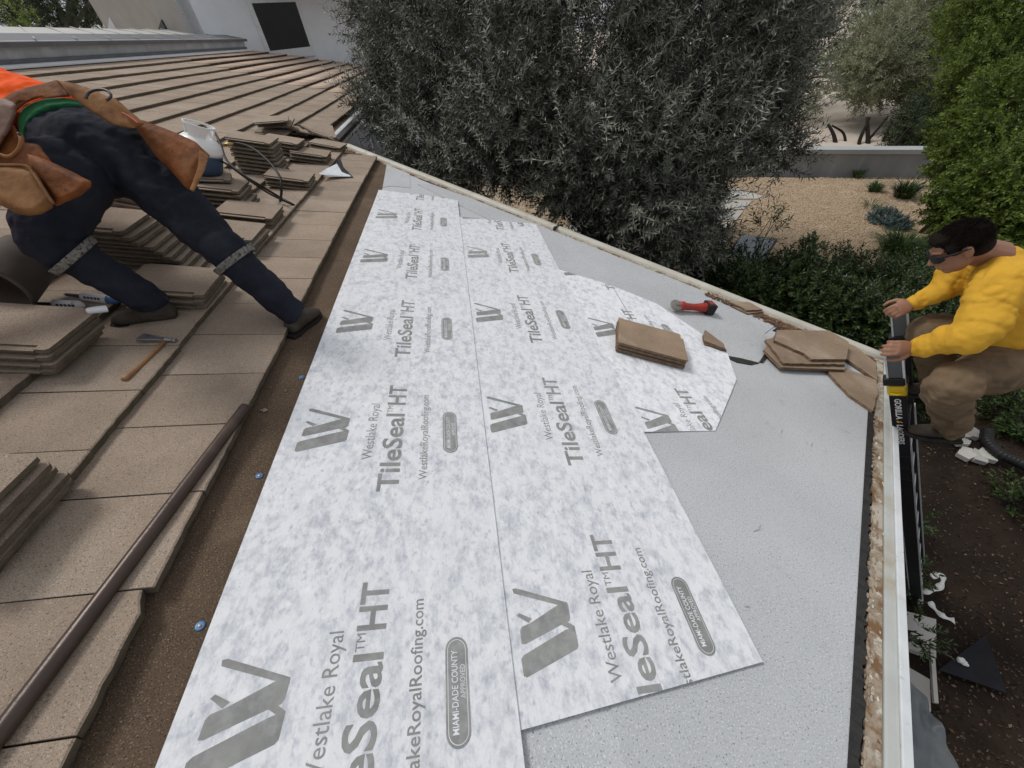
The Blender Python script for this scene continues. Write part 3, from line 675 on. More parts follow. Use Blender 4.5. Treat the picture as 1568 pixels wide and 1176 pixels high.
# ------------------------------------------------------------------ loose roof tiles
def loose_mesh(seed, L=.425, W=.345, T=.0195):
    r = random.Random(seed); mb = MB(); h = W/2; c = .012
    def j(): return r.uniform(-.0025, .0025)
    poly = [(-L/2, -h+.03), (-L/2+.006, -h+.03+j()), (L/2-.05, -h+.03), (L/2-.05, -h), (L/2-c, -h+j()), (L/2+j(), -h+c), (L/2+j(), 0), (L/2+j(), h-c), (L/2-c, h+j()), (-L/2+.02, h), (-L/2, h-.02)]
    mb.prism(poly, 0, T)
    mb.prism([(-L/2+.012, -h), (L/2-.055, -h), (L/2-.055, -h+.034), (-L/2+.012, -h+.034)], .001, T*.5)       # side lock
    mb.box((-L/2+.02, .07, -.006), (.022, .05, .012)); mb.box((-L/2+.02, -.07, -.006), (.022, .05, .012))   # nibs
    mb.box((L/2-.05, 0, -.005), (.012, W*.8, .010)); mb.box((0, .155, -.0045), (L*.85, .014, .009))
    me = bpy.data.meshes.new('loose_tile'); me.from_pydata([tuple(v) for v in mb.v], [], mb.f); me.update()
    me.materials.append(TILE); me.materials.append(TSIDE)
    for p in me.polygons:
        if p.normal.z < .5: p.material_index = 1
    return me
LM = [loose_mesh(i) for i in range(6)]
ORD = ['topmost', 'second', 'third', 'fourth', 'fifth', 'sixth', 'seventh', 'eighth', 'ninth', 'tenth', 'eleventh', 'twelfth', 'thirteenth']
def stack(u, v, w0, n, rz, where, du=0, dv=0, jit=.008, pitch=.0365, tilt=(0, 0), jr=.02, mesh=None, gname='loose concrete tiles stacked on the roof', mats=None, seed=0, noun='tan roof tile'):
    r = random.Random(int(abs(u*1000)+abs(v*771))+seed)
    for i in range(n):
        me = (mesh or LM)[r.randrange(len(mesh or LM))]
        o = bpy.data.objects.new('loose_tile', me); COL.objects.link(o)
        o.matrix_world = roofM(u+du*i+r.uniform(-jit, jit), v+dv*i+r.uniform(-jit, jit), w0+i*pitch+.012, rz+r.uniform(-jr, jr), tilt[0], tilt[1])
        kk = n-1-i
        tagp(o, ('%s %s %s' % (ORD[kk], noun, where)) if n > 1 else '%s %s' % (noun, where), 'roof tile', gname)
def top_at(x, y, w): return UV(x, y, w)
SLOPE = rad(-3.1)      # tiles lie on the stepped courses
# big stack at the left middle
stack(-1.84, 1.78, .052, 4, rad(0), 'of the low stack left of the hammer', jit=.012)
stack(-1.45, .86, .052, 5, rad(-3), 'of the stack cut by the left edge, lower left', du=-.006, jit=.01)
stack(-2.36, 1.72, .052, 3, rad(18), 'of the broken stack at the left edge', jit=.02)
stack(-1.72, 2.82, .05, 9, rad(2), 'of the tall stack between the worker legs', du=-.026, dv=-.022, jit=.008)
stack(-1.50, 2.38, .05, 3, rad(1), 'of the flat stack beside the worker shin', jit=.010)
stack(-1.49, 3.20, .05, 3, rad(0), 'of the stack behind the raised knee', jit=.012)
stack(-1.50, 3.66, .05, 3, rad(1), 'of the low stack under the hose end', jit=.012)
stack(-1.80, 3.98, .05, 5, rad(3), 'of the fanned stack right of the tool bag', jit=.01, du=-.012)
stack(-2.05, 3.30, .05, 8, rad(80), 'of the leaning stack under the tool bag', jit=.014, dv=.012)
stack(-1.83, 5.12, .05, 9, rad(2), 'of the tall stack right of the gas tank', jit=.012, du=-.006)
stack(-1.85, 5.95, .05, 5, rad(-2), 'of the stack beyond the tallest one', jit=.014)
stack(-1.47, 4.78, .05, 3, rad(2), 'of the low stack left of the white flashing', jit=.01)
stack(-1.52, 5.85, .05, 3, rad(1), 'of the thin stack beyond the white flashing', jit=.012)
stack(-1.45, 6.62, .05, 2, rad(-8), 'of the pair near the white eave corner', jit=.02)
# untidy heap
r = random.Random(5)
for i, (u, v, w, rz, rx, ry) in enumerate([(-2.35, 6.55, .06, .2, .05, 0), (-2.30, 6.65, .10, .5, -.1, .05), (-2.42, 6.50, .14, -.1, .12, -.05), (-2.36, 6.60, .185, .3, -.06, .06), (-2.40, 6.55, .225, .05, .1, -.08),
                                           (-2.42, 6.45, .27, .25, .02, -.12), (-2.10, 6.95, .07, .9, .1, .12), (-2.05, 6.70, .10, .6, -.15, .10), (-2.0, 7.1, .06, .3, .2, -.1), (-1.95, 6.75, .13, 1.0, .1, .2)]):
    hu, hv = UV(440, 203, .12); o = bpy.data.objects.new('loose_tile', LM[i % 6]); COL.objects.link(o); o.matrix_world = roofM(u+2.3+hu, (v-6.6)*1.2+hv, w, rz, rx*1.5, ry*1.5)
    tagp(o, 'tan tile %s in the untidy heap before the far slope' % (['at the bottom', 'second from the bottom', 'low on the left', 'halfway up', 'near the top', 'lying on top', 'leaning at the right end', 'tilted in front', 'flat at the far right', 'propped up on edge'][i]), 'roof tile', 'tiles in the untidy heap')
# three small brown tiles on the short membrane
c = [Vector(UV(x, y, .085)) for x, y in ((945, 490), (944, 526), (1055, 556), (1048, 516))]
cc = sum(c, Vector((0, 0)))/4; dl = (c[2]-c[1]).normalized(); ang = math.atan2(dl.y, dl.x)
def brown(seed, L, W, cut=0):
    r = random.Random(seed); T = .019
    poly = [(-L/2, -W/2), (L/2-.012, -W/2), (L/2, -W/2+.012), (L/2-.004, -.02), (L/2+r.uniform(-.012, 0), .01), (L/2-.002, W/2-.07), (L/2-.022, W/2-.055), (L/2-.018, W/2-.02), (L/2-.03, W/2), (-L/2+.006, W/2), (-L/2, W/2-.006)]
    mb = MB().prism(poly, 0, T); mb.box((-.05, .12, -.004), (L*.8, .02, .008)); mb.box((-.05, -.12, -.004), (L*.8, .02, .008)); me = bpy.data.meshes.new('loose_tile'); me.from_pydata([tuple(v) for v in mb.v], [], mb.f); me.materials.append(WOODT); me.materials.append(WSIDE); me.update()
    for p in me.polygons:
        if p.normal.z < .5: p.material_index = 1
    return me
LB = [brown(i, .50, .36) for i in range(3)]
stack(cc.x, cc.y, .014, 3, ang, 'of the brown stack of three on the short white sheet', jit=.010, pitch=.030, mesh=LB, jr=.015, gname='three brown tiles stacked on the membrane', noun='brown cut tile')
def cutpiece(pts, w, T, label, name='cut_tile', material=WOODT, tilt=0, group='cut tile pieces lying on the grey sheet'):
    P = [Vector(UV(x, y, w+T)) for x, y in pts]; c = sum(P, Vector((0, 0)))/len(P); q = [(p.x-c.x, p.y-c.y) for p in P]
    A2 = sum(q[i][0]*q[(i+1) % len(q)][1]-q[(i+1) % len(q)][0]*q[i][1] for i in range(len(q)))
    if A2 < 0: q = q[::-1]
    r = random.Random(int(abs(c.x*999))); qq = []
    for i in range(len(q)):
        a, b = q[i], q[(i+1) % len(q)]; L = math.dist(a, b); m_ = max(1, int(L/.035)); rough_ = r.random() < .6
        for k in range(m_): t = k/m_; e = (r.gauss(0, .0035) if (k and rough_) else 0); qq.append((a[0]+(b[0]-a[0])*t+e, a[1]+(b[1]-a[1])*t+(r.gauss(0, .0035) if (k and rough_) else 0)))
    o = MB().prism(qq, 0, T).build(name, material); o.data.materials.append(WSIDE)
    for p in o.data.polygons:
        if p.normal.z < .5: p.material_index = 1
    o.matrix_world = roofM(c.x, c.y, w, 0, tilt, 0); tagp(o, label, 'roof tile', group); return o
cutpiece([(1077, 512), (1080, 505), (1108, 526), (1111, 534), (1078, 521)], .032, .02, 'upper small wedge of cut brown tile right of the red grinder')
cutpiece([(1077, 518), (1108, 530), (1113, 537), (1080, 527)], .010, .02, 'lower small wedge of cut brown tile right of the red grinder')
# fan of cut tiles in the roof corner
cutpiece([(1268, 568), (1285, 560), (1342, 582), (1344, 600), (1337, 629), (1300, 604)], .012, .020, 'large triangular cut tile at the very corner of the roof')
cutpiece([(1170, 535), (1187, 512), (1230, 520), (1292, 552), (1294, 566), (1215, 563), (1196, 562)], .034, .021, 'lowest cut tile of the fan beside the roof corner')
cutpiece([(1172, 520), (1192, 515), (1238, 528), (1293, 552), (1294, 558), (1200, 556)], .056, .021, 'middle cut tile of the fan beside the roof corner')
cutpiece([(1186, 521), (1190, 505), (1270, 506), (1300, 524), (1296, 550), (1243, 550), (1232, 541)], .080, .021, 'top cut tile of the fan with a broken edge')
cutpiece([(1290, 545), (1262, 515), (1300, 522), (1342, 556), (1343, 582)], .014, .02, 'thin cut tile wedged against the corner dirt')
cutpiece([(1116, 462), (1147, 462), (1168, 474), (1143, 475), (1135, 470)], .030, .016, 'upper tile sliver beside the far gutter')
cutpiece([(1120, 468), (1140, 474), (1170, 477), (1145, 480)], .012, .016, 'lower tile sliver beside the far gutter')

# ------------------------------------------------------------------ long pipe
p0 = RP(*UV(376, 622, .052+.028), .076); p1 = RP(*UV(4, 1118, .076), .076); dd = (p1-p0).normalized(); p2 = p1+dd*.5
pr = empty('long_pipe', 'long dark brown metal pipe lying across the near tiles', 'pipe', Matrix.Translation(p0))
L_ = (p2-p0).length; R3 = dd.to_track_quat('Z', 'Y').to_matrix().to_4x4()
MB().lathe([(.0155, .012), (.0205, .0), (.0225, .002), (.023, .02), (.023, L_*.55), (.0232, L_*.55+.004), (.023, L_*.55+.008), (.023, L_)], 28, R3, caps=False).build('tube', PIPE, pr, smooth=True)
MB().lathe([(.001, .03), (.0155, .03), (.0158, .011)], 20, R3, caps=False).build('bore', BLACK, pr)

# ------------------------------------------------------------------ hammer
ha, hb_ = UV(190, 583, .06), UV(253, 522, .07)
hz = math.atan2(hb_[1]-ha[1], hb_[0]-ha[0]); HL = math.dist(ha, hb_)
hm = empty('roofing_hammer', 'roofing hammer with a wooden handle and steel hatchet head', 'hammer', roofM(ha[0], ha[1], .062, hz))
MB().tube([(0, 0, .003), (.01, 0, .003), (.05, 0, .002), (HL*.35, 0, 0), (HL*.75, 0, .004), (HL, 0, .012)], [.012, .0155, .0145, .0125, .0105, .011], 14, flat=.8, wide=(0, 1, 0)).build('handle', WOOD, hm, smooth=True)
hd = MB(); c_ = HL+.004
hd.tube([(c_, -.052, .014), (c_, -.045, .014), (c_, -.030, .014), (c_, -.018, .014), (c_, .0, .014)], [.0135, .0145, .0105, .010, .014], 12)
hd.prism([(c_-.014, -.012), (c_+.014, -.012), (c_+.012, .03), (c_+.03, .115), (c_-.03, .12), (c_-.012, .03)], .005, .020)
hd.build('head', STEEL, hm, bevel=.002)

# ------------------------------------------------------------------ red cut-off grinder
ga = Vector(UV(1034, 470, .05)); gb = Vector(UV(1090, 474, .05)); gz = math.atan2(gb.y-ga.y, gb.x-ga.x); GL = (gb-ga).length; S_ = GL/.40
gr = empty('grinder', 'red cordless cut-off grinder with a black battery on the grey sheet', 'power tool', roofM(ga.x, ga.y, .016, gz) @ Matrix.Diagonal((S_, S_, S_, 1)))
MB().tube([(.03, 0, .055), (.07, 0, .052), (.10, 0, .047), (.19, 0, .047), (.25, 0, .05), (.30, 0, .05), (.325, 0, .05)], [.036, .042, .034, .031, .037, .046, .046], 16, wide=(0, 1, 0)).build('body', REDP, gr, smooth=True)
MB().box((.15, 0, .070), (.06, .022, .012)).build('trigger', BLACK, gr, bevel=.003)
MB().tube([(.045, 0, .055), (.058, 0, .054)], [.033, .0345], 16, wide=(0, 1, 0)).build('collar', DGREY, gr, smooth=True)
GM = Matrix.Translation((.0, -.004, .055)) @ Matrix.Rotation(rad(24), 4, 'X')
MB().lathe([(.02, -.012), (.056, -.010), (.058, .0), (.056, .012), (.030, .017), (.016, .018)], 28, GM).build('guard', GUARD, gr, smooth=False)
MB().lathe([(.001, .018), (.016, .018), (.015, .026), (.001, .028)], 18, GM).build('flange', STEEL, gr)
bt = MB().box((.358, 0, .052), (.085, .115, .10)).build('battery', BLACK, gr, bevel=.008)
MB().box((.358, .0, .10), (.045, .06, .012)).build('battery_label', REDP, bt, bevel=.002)

# scuffs and dirt smears on the grey sheet
SCUFF = mat('scuff', (.27, .265, .26), (.36, .36, .355), 40, rough=.95)
r = random.Random(21); sm = MB()
for cx_, cy_, n_ in ((1215, 660, 9), (1112, 645, 6), (1240, 690, 6), (1150, 820, 4), (985, 420, 6), (1060, 430, 5), (1180, 900, 3), (1075, 470, 4), (900, 395, 4), (1250, 640, 6), (1130, 590, 5)):
    for i in range(n_//2):
        x, y = cx_+r.gauss(0, 26), cy_+r.gauss(0, 14); u, v = UV(x, y, .013); L = r.uniform(.006, .035); w = r.uniform(.0006, .0018)
        sm.add([(-L, -w, 0), (0, -w*1.4, 0), (L, 0, 0), (0, w, 0)], [(0, 1, 2, 3)], Matrix.Translation((u, v, .0136)) @ Matrix.Rotation(r.gauss(.6, .5), 4, 'Z'))
tagp(hb(sm, 'scuff_marks', SCUFF), kind='stuff')

# ------------------------------------------------------------------ nail caps
for i, ((x, y), lb) in enumerate(zip(((306, 958), (397, 728), (462, 577)), ('nearest blue nail cap on the brown strip', 'middle blue nail cap on the brown strip', 'farthest blue nail cap on the brown strip by the stain'))):
    u, v = UV(x, y, .004); n_ = empty('nail_cap', lb, 'nail', roofM(u, v, .001), 'blue capped nails along the brown strip')
    MB().lathe([(.0145, 0), (.0145, .0016), (.012, .0028), (.006, .0022)], 20).build('cap', BLUEP if i != 9 else BLUEP, n_, smooth=True)
    MB().lathe([(.0048, .002), (.0048, .0042), (.001, .005)], 10).build('nail_head', STEEL, n_)
# crumbs of broken concrete on the brown strip and tiles
r = random.Random(8)
cm = MB()
for i in range(260):
    u = r.uniform(-.80, -.64) if r.random() < .75 else r.uniform(1.0, 3.2); v = r.uniform(.1, 6)
    if u > 0: u = r.uniform(1.6, 3.2); v = r.uniform(1.4, 3)
    if (Vector((u, v))-C0).dot(n2) > -.05 or (Vector((u, v))-C0).dot(n1) > -.05: continue
    s_ = r.uniform(.0012, .0042); cm.add([(a*s_, b*s_, c*s_) for a, b, c in oct_v], oct_f, Matrix.Translation((u, v, .004 if u < 0 else .015)) @ Matrix.Rotation(r.uniform(0, 6), 4, 'X'))
tagp(hb(cm, 'mortar_crumbs', TILE), kind='stuff')
for i, (x, y, s_) in enumerate(((405, 628, .018), (470, 640, .006), (437, 598, .007))):
    u, v = UV(x, y, .005); o = MB().add([(a*s_*(1+.3*math.sin(k)), b*s_*.7, c*s_) for k, (a, b, c) in enumerate(oct_v)], oct_f).build('tile_chip', TILE); o.matrix_world = roofM(u, v, .006, i)
    tagp(o, ['pale broken tile chip on the brown strip by the pipe end', 'tiny tile chip lying nearest the white sheet', 'small tile chip below the stained patch'][i], 'chip', 'broken tile chips on the brown strip')

# ------------------------------------------------------------------ gas tank, hose and torch
tp = PX(309, 262, 3.35); tl = RM.inverted() @ tp
ax = (PX(303, 170, 3.12)-PX(309, 262, 3.35)).normalized(); TQ = ax.to_track_quat('Z', 'Y').to_matrix().to_4x4()
TQ = TQ @ Matrix.Rotation(rad(0), 4, 'Z')
tank = empty('gas_tank', 'white propane tank with a collar standing among the tile stacks', 'gas tank', Matrix.Translation(tp) @ TQ @ Matrix.Diagonal((1.02, 1.02, .80, 1)))
nst = max(1, int((tl.z-.07)/.034))
stack(tl.x, tl.y, .05, nst, rad(20), 'of the stack carrying the gas tank', jit=.012)
MB().lathe([(.10, 0), (.125, .005), (.145, .03), (.150, .07), (.150, .175), (.150, .205)], 40).build('lower_shell', TANKB, tank, smooth=True)
MB().lathe([(.1505, .195), (.1508, .23), (.148, .26), (.135, .30), (.105, .335), (.06, .352), (.02, .356)], 40).build('upper_shell', TANKW, tank, smooth=True)
MB().lathe([(.1, -.03), (.105, -.03), (.105, .02), (.10, .02)], 32).build('foot_ring', TANKB, tank)
cl_ = MB()
for a0, a1 in ((20, 95), (140, 215), (262, 335)):
    n_ = 10; vs = []; fs = []
    for i in range(n_+1):
        a = rad(a0+(a1-a0)*i/n_)
        for rr, z in ((.085, .33), (.098, .445), (.106, .445), (.093, .33)): vs.append((rr*math.cos(a), rr*math.sin(a), z))
    for i in range(n_):
        for j in range(4): fs.append((i*4+j, i*4+(j+1) % 4, (i+1)*4+(j+1) % 4, (i+1)*4+j))
    fs += [(0, 1, 2, 3), (n_*4+3, n_*4+2, n_*4+1, n_*4)]; cl_.add(vs, fs)
cl_.lathe([(.097, .435), (.098, .452), (.108, .452), (.106, .435)], 36, caps=False)
cl_.build('collar', TANKW, tank, smooth=False)
vv = MB().lathe([(.022, .35), (.022, .40), (.03, .40), (.03, .425), (.012, .43)], 16).build('valve', BRASS, tank)
MB().tube([(.02, -.0, .40), (.09, -.03, .41), (.11, -.035, .40)], [.014, .016, .010], 10).build('regulator', DGREY, tank, smooth=True)
MB().box((.118, -.075, .283), (.07, .05, .004), Matrix.Rotation(0, 4, 'Z')).build('sticker', YLAB, tank, M=Matrix.Translation((-.02, .0, .016)))
def spline(pts, n=12):
    P = [Vector(p) for p in pts]; P = [P[0]*2-P[1]]+P+[P[-1]*2-P[-2]]; out = []
    for i in range(1, len(P)-2):
        for k in range(n):
            t = k/n; a, b, c, d = P[i-1:i+3]; out.append(.5*((2*b)+(-a+c)*t+(2*a-5*b+4*c-d)*t*t+(-a+3*b-3*c+d)*t**3))
    out.append(P[-2]); return out
hs_ = [PX(322, 198, 3.75), PX(334, 222, 3.7), PX(345, 240, 3.65), PX(352, 262, 3.5)]
def onroof(x, y, w): return RP(*UV(x, y, w), w)
hose1 = [PX(318, 190, 3.9), PX(330, 205, 3.8), PX(338, 222, 3.7), PX(347, 245, 3.55), PX(370, 266, 3.5), onroof(400, 285, .20), onroof(425, 300, .09), onroof(450, 314, .07)]
hose2 = [PX(345, 222, 3.75), PX(366, 220, 3.8), PX(388, 228, 3.7), PX(412, 248, 3.6), PX(428, 270, 3.5), PX(431, 292, 3.5), onroof(429, 308, .08)]
q_ = MB().tube(spline(hose1), .011, 8).build('gas_hose', BLACK, smooth=True); tagp(q_, 'black rubber hose running from the gas tank down over the stacks', 'hose')
tc_ = empty('torch', 'black looping torch hose with a brass fitting above the tile stacks', 'torch')
MB().tube(spline(hose2), .011, 8).build('hose', BLACK, tc_, smooth=True)
MB().tube([PX(338, 223, 3.76), PX(350, 221, 3.76), PX(357, 220, 3.77)], [.014, .017, .011], 10).build('fitting', BRASS, tc_, smooth=True)
q_ = MB().tube(spline([onroof(316, 238, .32), PX(345, 250, 3.3), onroof(380, 275, .27), onroof(415, 298, .14), onroof(449, 313, .075)]), [.008]*49, 8).build('gas_hose', BLACK, smooth=True)
tagp(q_, 'thicker straight black hose crossing under the looping one', 'hose')

# white flashing offcut with a dark curved side
fl = empty('flashing_offcut', 'bent white metal flashing offcut with a black curved side', 'metal offcut')
fp = [onroof(488, 266, .10), onroof(500, 258, .10), onroof(517, 250, .11), onroof(524, 262, .09), onroof(540, 270, .07), onroof(505, 270, .075)]
MB().add(fp+[p-Vector((0, 0, .004)) for p in fp], [tuple(range(6)), (11, 10, 9, 8, 7, 6)]+[(i, 6+i, 6+(i+1) % 6, (i+1) % 6) for i in range(6)]).build('plate', WHT, fl)
fv = [onroof(517, 251, .112), onroof(516, 243, .16), onroof(522, 244, .16), onroof(526, 256, .11), onroof(541, 271, .07), onroof(536, 271, .065), onroof(523, 263, .088)]
MB().add(fv+[p-Vector((.006, 0, .003)) for p in fv], [tuple(range(7)), tuple(range(13, 6, -1))]+[(i, 7+i, 7+(i+1) % 7, (i+1) % 7) for i in range(7)]).build('curved_side', BLACK, fl)

# ------------------------------------------------------------------ caulk tubes, bucket
def caulk(x0, y0, x1, y1, w, label, capm):
    a, b = Vector(UV(x0, y0, w)), Vector(UV(x1, y1, w)); L = (b-a).length
    e_ = empty('caulk_tube', label, 'tube', roofM(a.x, a.y, w, math.atan2(b.y-a.y, b.x-a.x)))
    T = Matrix.Rotation(rad(90), 4, 'Y')
    MB().lathe([(.020, 0), (.025, .002), (.025, L*.68), (.024, L*.69)], 20, T).build('barrel', CREAM, e_, smooth=True)
    MB().lathe([(.0255, L*.66), (.0255, L*.80), (.018, L*.9), (.006, L)], 20, T).build('blue_end', capm, e_, smooth=True)
    MB().lathe([(.004, -.09), (.009, -.08), (.011, 0), (.012, .004)], 12, T).build('nozzle', DGREY, e_, smooth=True)
    for i in range(5): MB().box((.03+i*.017, -.0235, .012), (.010, .003, .012)).build('printed_line', DGREY, e_)
caulk(127, 454, 186, 461, .08, 'white and blue caulk tube beside the worker rear boot', BLUEP)
caulk(83, 466, 130, 468, .085, 'white tube half hidden behind the low tile stack', CREAM)
pc = onroof(151, 474, .21)
q_ = MB().tube([pc+Vector((-.045, .0, .0)), pc, pc+Vector((.02, .02, -.01))], [.016, .017, .017], 16, caps=False); o = q_.build('cap_ring', WHT, smooth=True)
tagp(o, 'short white plastic tube end on the low tile stack', 'tube')
bp = PX(14, 418, 1.95)
bu = empty('rubber_bucket', 'round grey brown rubber bucket lying on its side at the left edge', 'bucket', Matrix.Translation(bp))
bd = (PX(-30, 450, 1.86)-PX(38, 395, 2.05)).normalized(); R3 = bd.to_track_quat('Z', 'Y').to_matrix().to_4x4()
BK = mat('grey_brown_rubber', (.10, .085, .07), (.075, .062, .05), 5, rough=.7, bump=.1)
MB().lathe([(.10, -.17), (.115, -.165), (.135, .0), (.150, .12), (.158, .125), (.158, .14), (.145, .14), (.128, .0), (.11, -.15), (.001, -.15)], 40, R3, caps=False).build('shell', BK, bu, smooth=True)
MB().lathe([(.001, -.172), (.10, -.171)], 30, R3, caps=False).build('base', BK, bu)

# ------------------------------------------------------------------ people
def remeshed(mb, name, material, parent, voxel, smooth=6, disp=None, factor=.5):
    o = mb.build(name, material, parent)
    r = o.modifiers.new('remesh', 'REMESH'); r.mode = 'VOXEL'; r.voxel_size = voxel; r.use_smooth_shade = True
    s = o.modifiers.new('smooth', 'SMOOTH'); s.iterations = smooth; s.factor = factor
    if disp:
        for i, (size, st, kind) in enumerate(disp):
            t = bpy.data.textures.new(name+'_folds', kind)
            if kind == 'MARBLE': t.turbulence = 9; t.noise_depth = 2; t.marble_type = 'SHARP'
            if kind == 'CLOUDS': t.noise_scale = size; t.noise_depth = 2
            else: t.noise_scale = size
            d = o.modifiers.new('folds', 'DISPLACE'); d.texture = t; d.texture_coords = 'LOCAL'; d.strength = st; d.mid_level = .5
    return o
def folds(mb, pts, rs, n, seed, amp=.012, wide=None, flat=1.0):
    """a cloth sleeve: tube with uneven rings that read as creases"""
    r = random.Random(seed); P = spline(pts, 8); out = []; R = []; m_ = len(P)
    for i, p in enumerate(P):
        t = i/(m_-1)*(len(rs)-1); k = min(int(t), len(rs)-2); R.append(rs[k]+(rs[k+1]-rs[k])*(t-k))
    Q = []
    for i, p in enumerate(P):
        tw = math.sin(i*1.9+seed)*.5+math.sin(i*.83+seed*2)*.5
        R[i] += amp*.5*tw; Q.append(p+Vector((r.gauss(0, amp*.25), r.gauss(0, amp*.25), r.gauss(0, amp*.25))))
    mb.tube(Q, R, n, wide=wide, flat=flat)
def hand(mb, wrist, d, pn, size=1.0, thumb=1, curl=(25, 45, 30), spread=.0):
    d = Vector(d).normalized(); pn = Vector(pn); pn = (pn-d*pn.dot(d)).normalized(); sv = d.cross(pn)*thumb
    w = Vector(wrist); S = size
    mb.tube([w-d*.03*S, w+d*.01*S, w+d*.045*S, w+d*.085*S], [.029*S, .031*S, .041*S, .042*S], 12, wide=sv, flat=[.75, .65, .42, .36])
    for i, (off, L, r_) in enumerate(((.031, .072, .0095), (.0105, .080, .0098), (-.010, .074, .0094), (-.030, .058, .0085))):
        p = w+d*.075*S+sv*off*S; a = 0; dirv = (d+sv*spread*off*20).normalized(); pts = [p]
        for ang_, fr_ in zip(curl, (.45, .31, .24)):
            a += ang_+i*3; dr = dirv*math.cos(rad(a))+pn*math.sin(rad(a)); p = p+dr*L*S*fr_; pts.append(p)
        mb.tube(pts, [r_*S*1.08, r_*S, r_*S*.92, r_*S*.75], 8); mb.ball(pts[-1], r_*S*.75, 8)
    p = w+d*.022*S+sv*.030*S; pts = [p]; dr = (d*.65+sv*.75+pn*.25).normalized(); p = p+dr*.035*S; pts.append(p)
    dr = (d*.85+sv*.25+pn*.45).normalized(); p = p+dr*.032*S; pts.append(p); dr = (d*.9+pn*.5-sv*.1).normalized(); p = p+dr*.024*S; pts.append(p)
    mb.tube(pts, [.0155*S, .0128*S, .0112*S, .0085*S], 8); mb.ball(pts[-1], .0085*S, 8)
def headparts(mb, c, f, up, S=1.0):
    """adds cranium, jaw, nose, ears ... returns frame matrix (x right, y forward, z up)"""
    f = Vector(f).normalized(); up = Vector(up); up = (up-f*up.dot(f)).normalized(); rt = f.cross(up)
    M = Matrix.Translation(c) @ Matrix((( rt.x, f.x, up.x, 0), (rt.y, f.y, up.y, 0), (rt.z, f.z, up.z, 0), (0, 0, 0, 1))) @ Matrix.Scale(S, 4)
    mb.ball((0, -.012, .030), (.074, .095, .088), 18, M); mb.ball((0, .028, -.035), (.058, .062, .080), 16, M); mb.ball((0, .060, -.088), (.028, .026, .022), 12, M)
    mb.ball((0, .020, -.060), (.062, .055, .045), 12, M)
    mb.tube([(0, .088, .018), (0, .100, -.006), (0, .110, -.026), (0, .095, -.036)], [.009, .011, .015, .012], 8, M=M)
    for s in (-1, 1):
        mb.ball((s*.011, .096, -.030), (.008, .010, .007), 8, M); mb.ball((s*.036, .074, -.018), (.022, .018, .018), 10, M)
        mb.tube([(s*.052, .066, .026), (s*.026, .086, .030), (s*.008, .088, .026)], [.008, .010, .008], 8, M=M)
        mb.ball((s*.030, .078, .006), (.013, .011, .009), 8, M)
        mb.ball((s*.078, -.010, -.005), (.009, .020, .031), 10, M); mb.ball((s*.075, .0, -.026), (.008, .010, .012), 8, M)
        mb.ball((s*.086, -.016, .006), (.006, .014, .020), 8, M)
    mb.tube([(-.024, .082, -.058), (0, .094, -.056), (.024, .082, -.058)], [.006, .009, .006], 8, M=M)
    mb.tube([(-.022, .080, -.068), (0, .091, -.068), (.022, .080, -.068)], [.006, .009, .006], 8, M=M)
    return M
def boot(parent, ankle, toe_dir, up, S=1.0, label=None, lift=0.0):
    a = Vector(ankle); f = Vector(toe_dir).normalized(); u_ = Vector(up); u_ = (u_-f*u_.dot(f)).normalized(); rt = f.cross(u_)
    M = Matrix.Translation(a) @ Matrix(((rt.x, f.x, u_.x, 0), (rt.y, f.y, u_.y, 0), (rt.z, f.z, u_.z, 0), (0, 0, 0, 1))) @ Matrix.Scale(S, 4)
    up_ = MB(); up_.tube([(0, -.012, .05), (0, -.008, .02), (0, .0, -.03)], [.046, .050, .056], 14, M=M)
    up_.tube([(0, -.055, -.045), (0, -.02, -.042), (0, .05, -.044), (0, .12, -.055), (0, .175, -.064), (0, .20, -.07)], [.040, .050, .049, .051, .045, .028], 14, wide=M.to_3x3() @ Vector((1, 0, 0)), flat=[.9, .95, .85, .62, .55, .5], M=None) if False else None
    up_.tube([(0, -.07, -.05), (0, -.03, -.042), (0, .04, -.038), (0, .11, -.055), (0, .165, -.064), (0, .195, -.07)], [.034, .046, .047, .049, .044, .026], 14, wide=(1, 0, 0), flat=[.9, .95, 1.0, .70, .55, .5], M=M)
    o = remeshed(up_, 'boot', BOOT, parent, .008*S, 3, [(.03, .004, 'CLOUDS')])
    sole = MB(); P = [(-.034, -.085), (.034, -.085), (.043, -.05), (.040, .02), (.052, .11), (.046, .17), (.022, .205), (-.022, .205), (-.046, .17), (-.050, .11), (-.040, .02), (-.043, -.05)]
    sole.prism(P, -.105, -.082, M); s = sole.build('sole', SOLE, parent, bevel=.003)
    if label: tagp(o, label)
    return o

# --- worker on the roof (left edge)
wl = empty('person', 'worker in orange shirt, navy trousers and leather tool bags bending over the tiles', 'person', Matrix.Translation(RP(-1.5, 2.2, .05)))
WO = wl.matrix_world.inverted()
class LB_(MB):
    pass
def PL(x, y, z): return WO @ PX(x, y, z)
def RL(u, v, w): return WO @ RP(u, v, w)
pel = PL(150, 240, 1.92); hR = PL(205, 245, 1.97); hL = PL(100, 275, 1.80)
kR = PL(350, 388, 2.08); aR = RL(*UV(452, 485, .10), .11); kL = PL(72, 366, 1.80); aL = RL(*UV(240, 470, .12), .13)
wst = PL(90, 182, 1.93); che = PL(-50, 150, 1.85); nek = PL(-170, 150, 1.80); hed = PL(-235, 185, 1.75)
bd_ = MB()
bd_.tube([pel, wst, che], [.10, .10, .13], 16, wide=(hR-hL), flat=.72); bd_.tube([che, nek], [.13, .06], 12); bd_.ball(pel, .10)
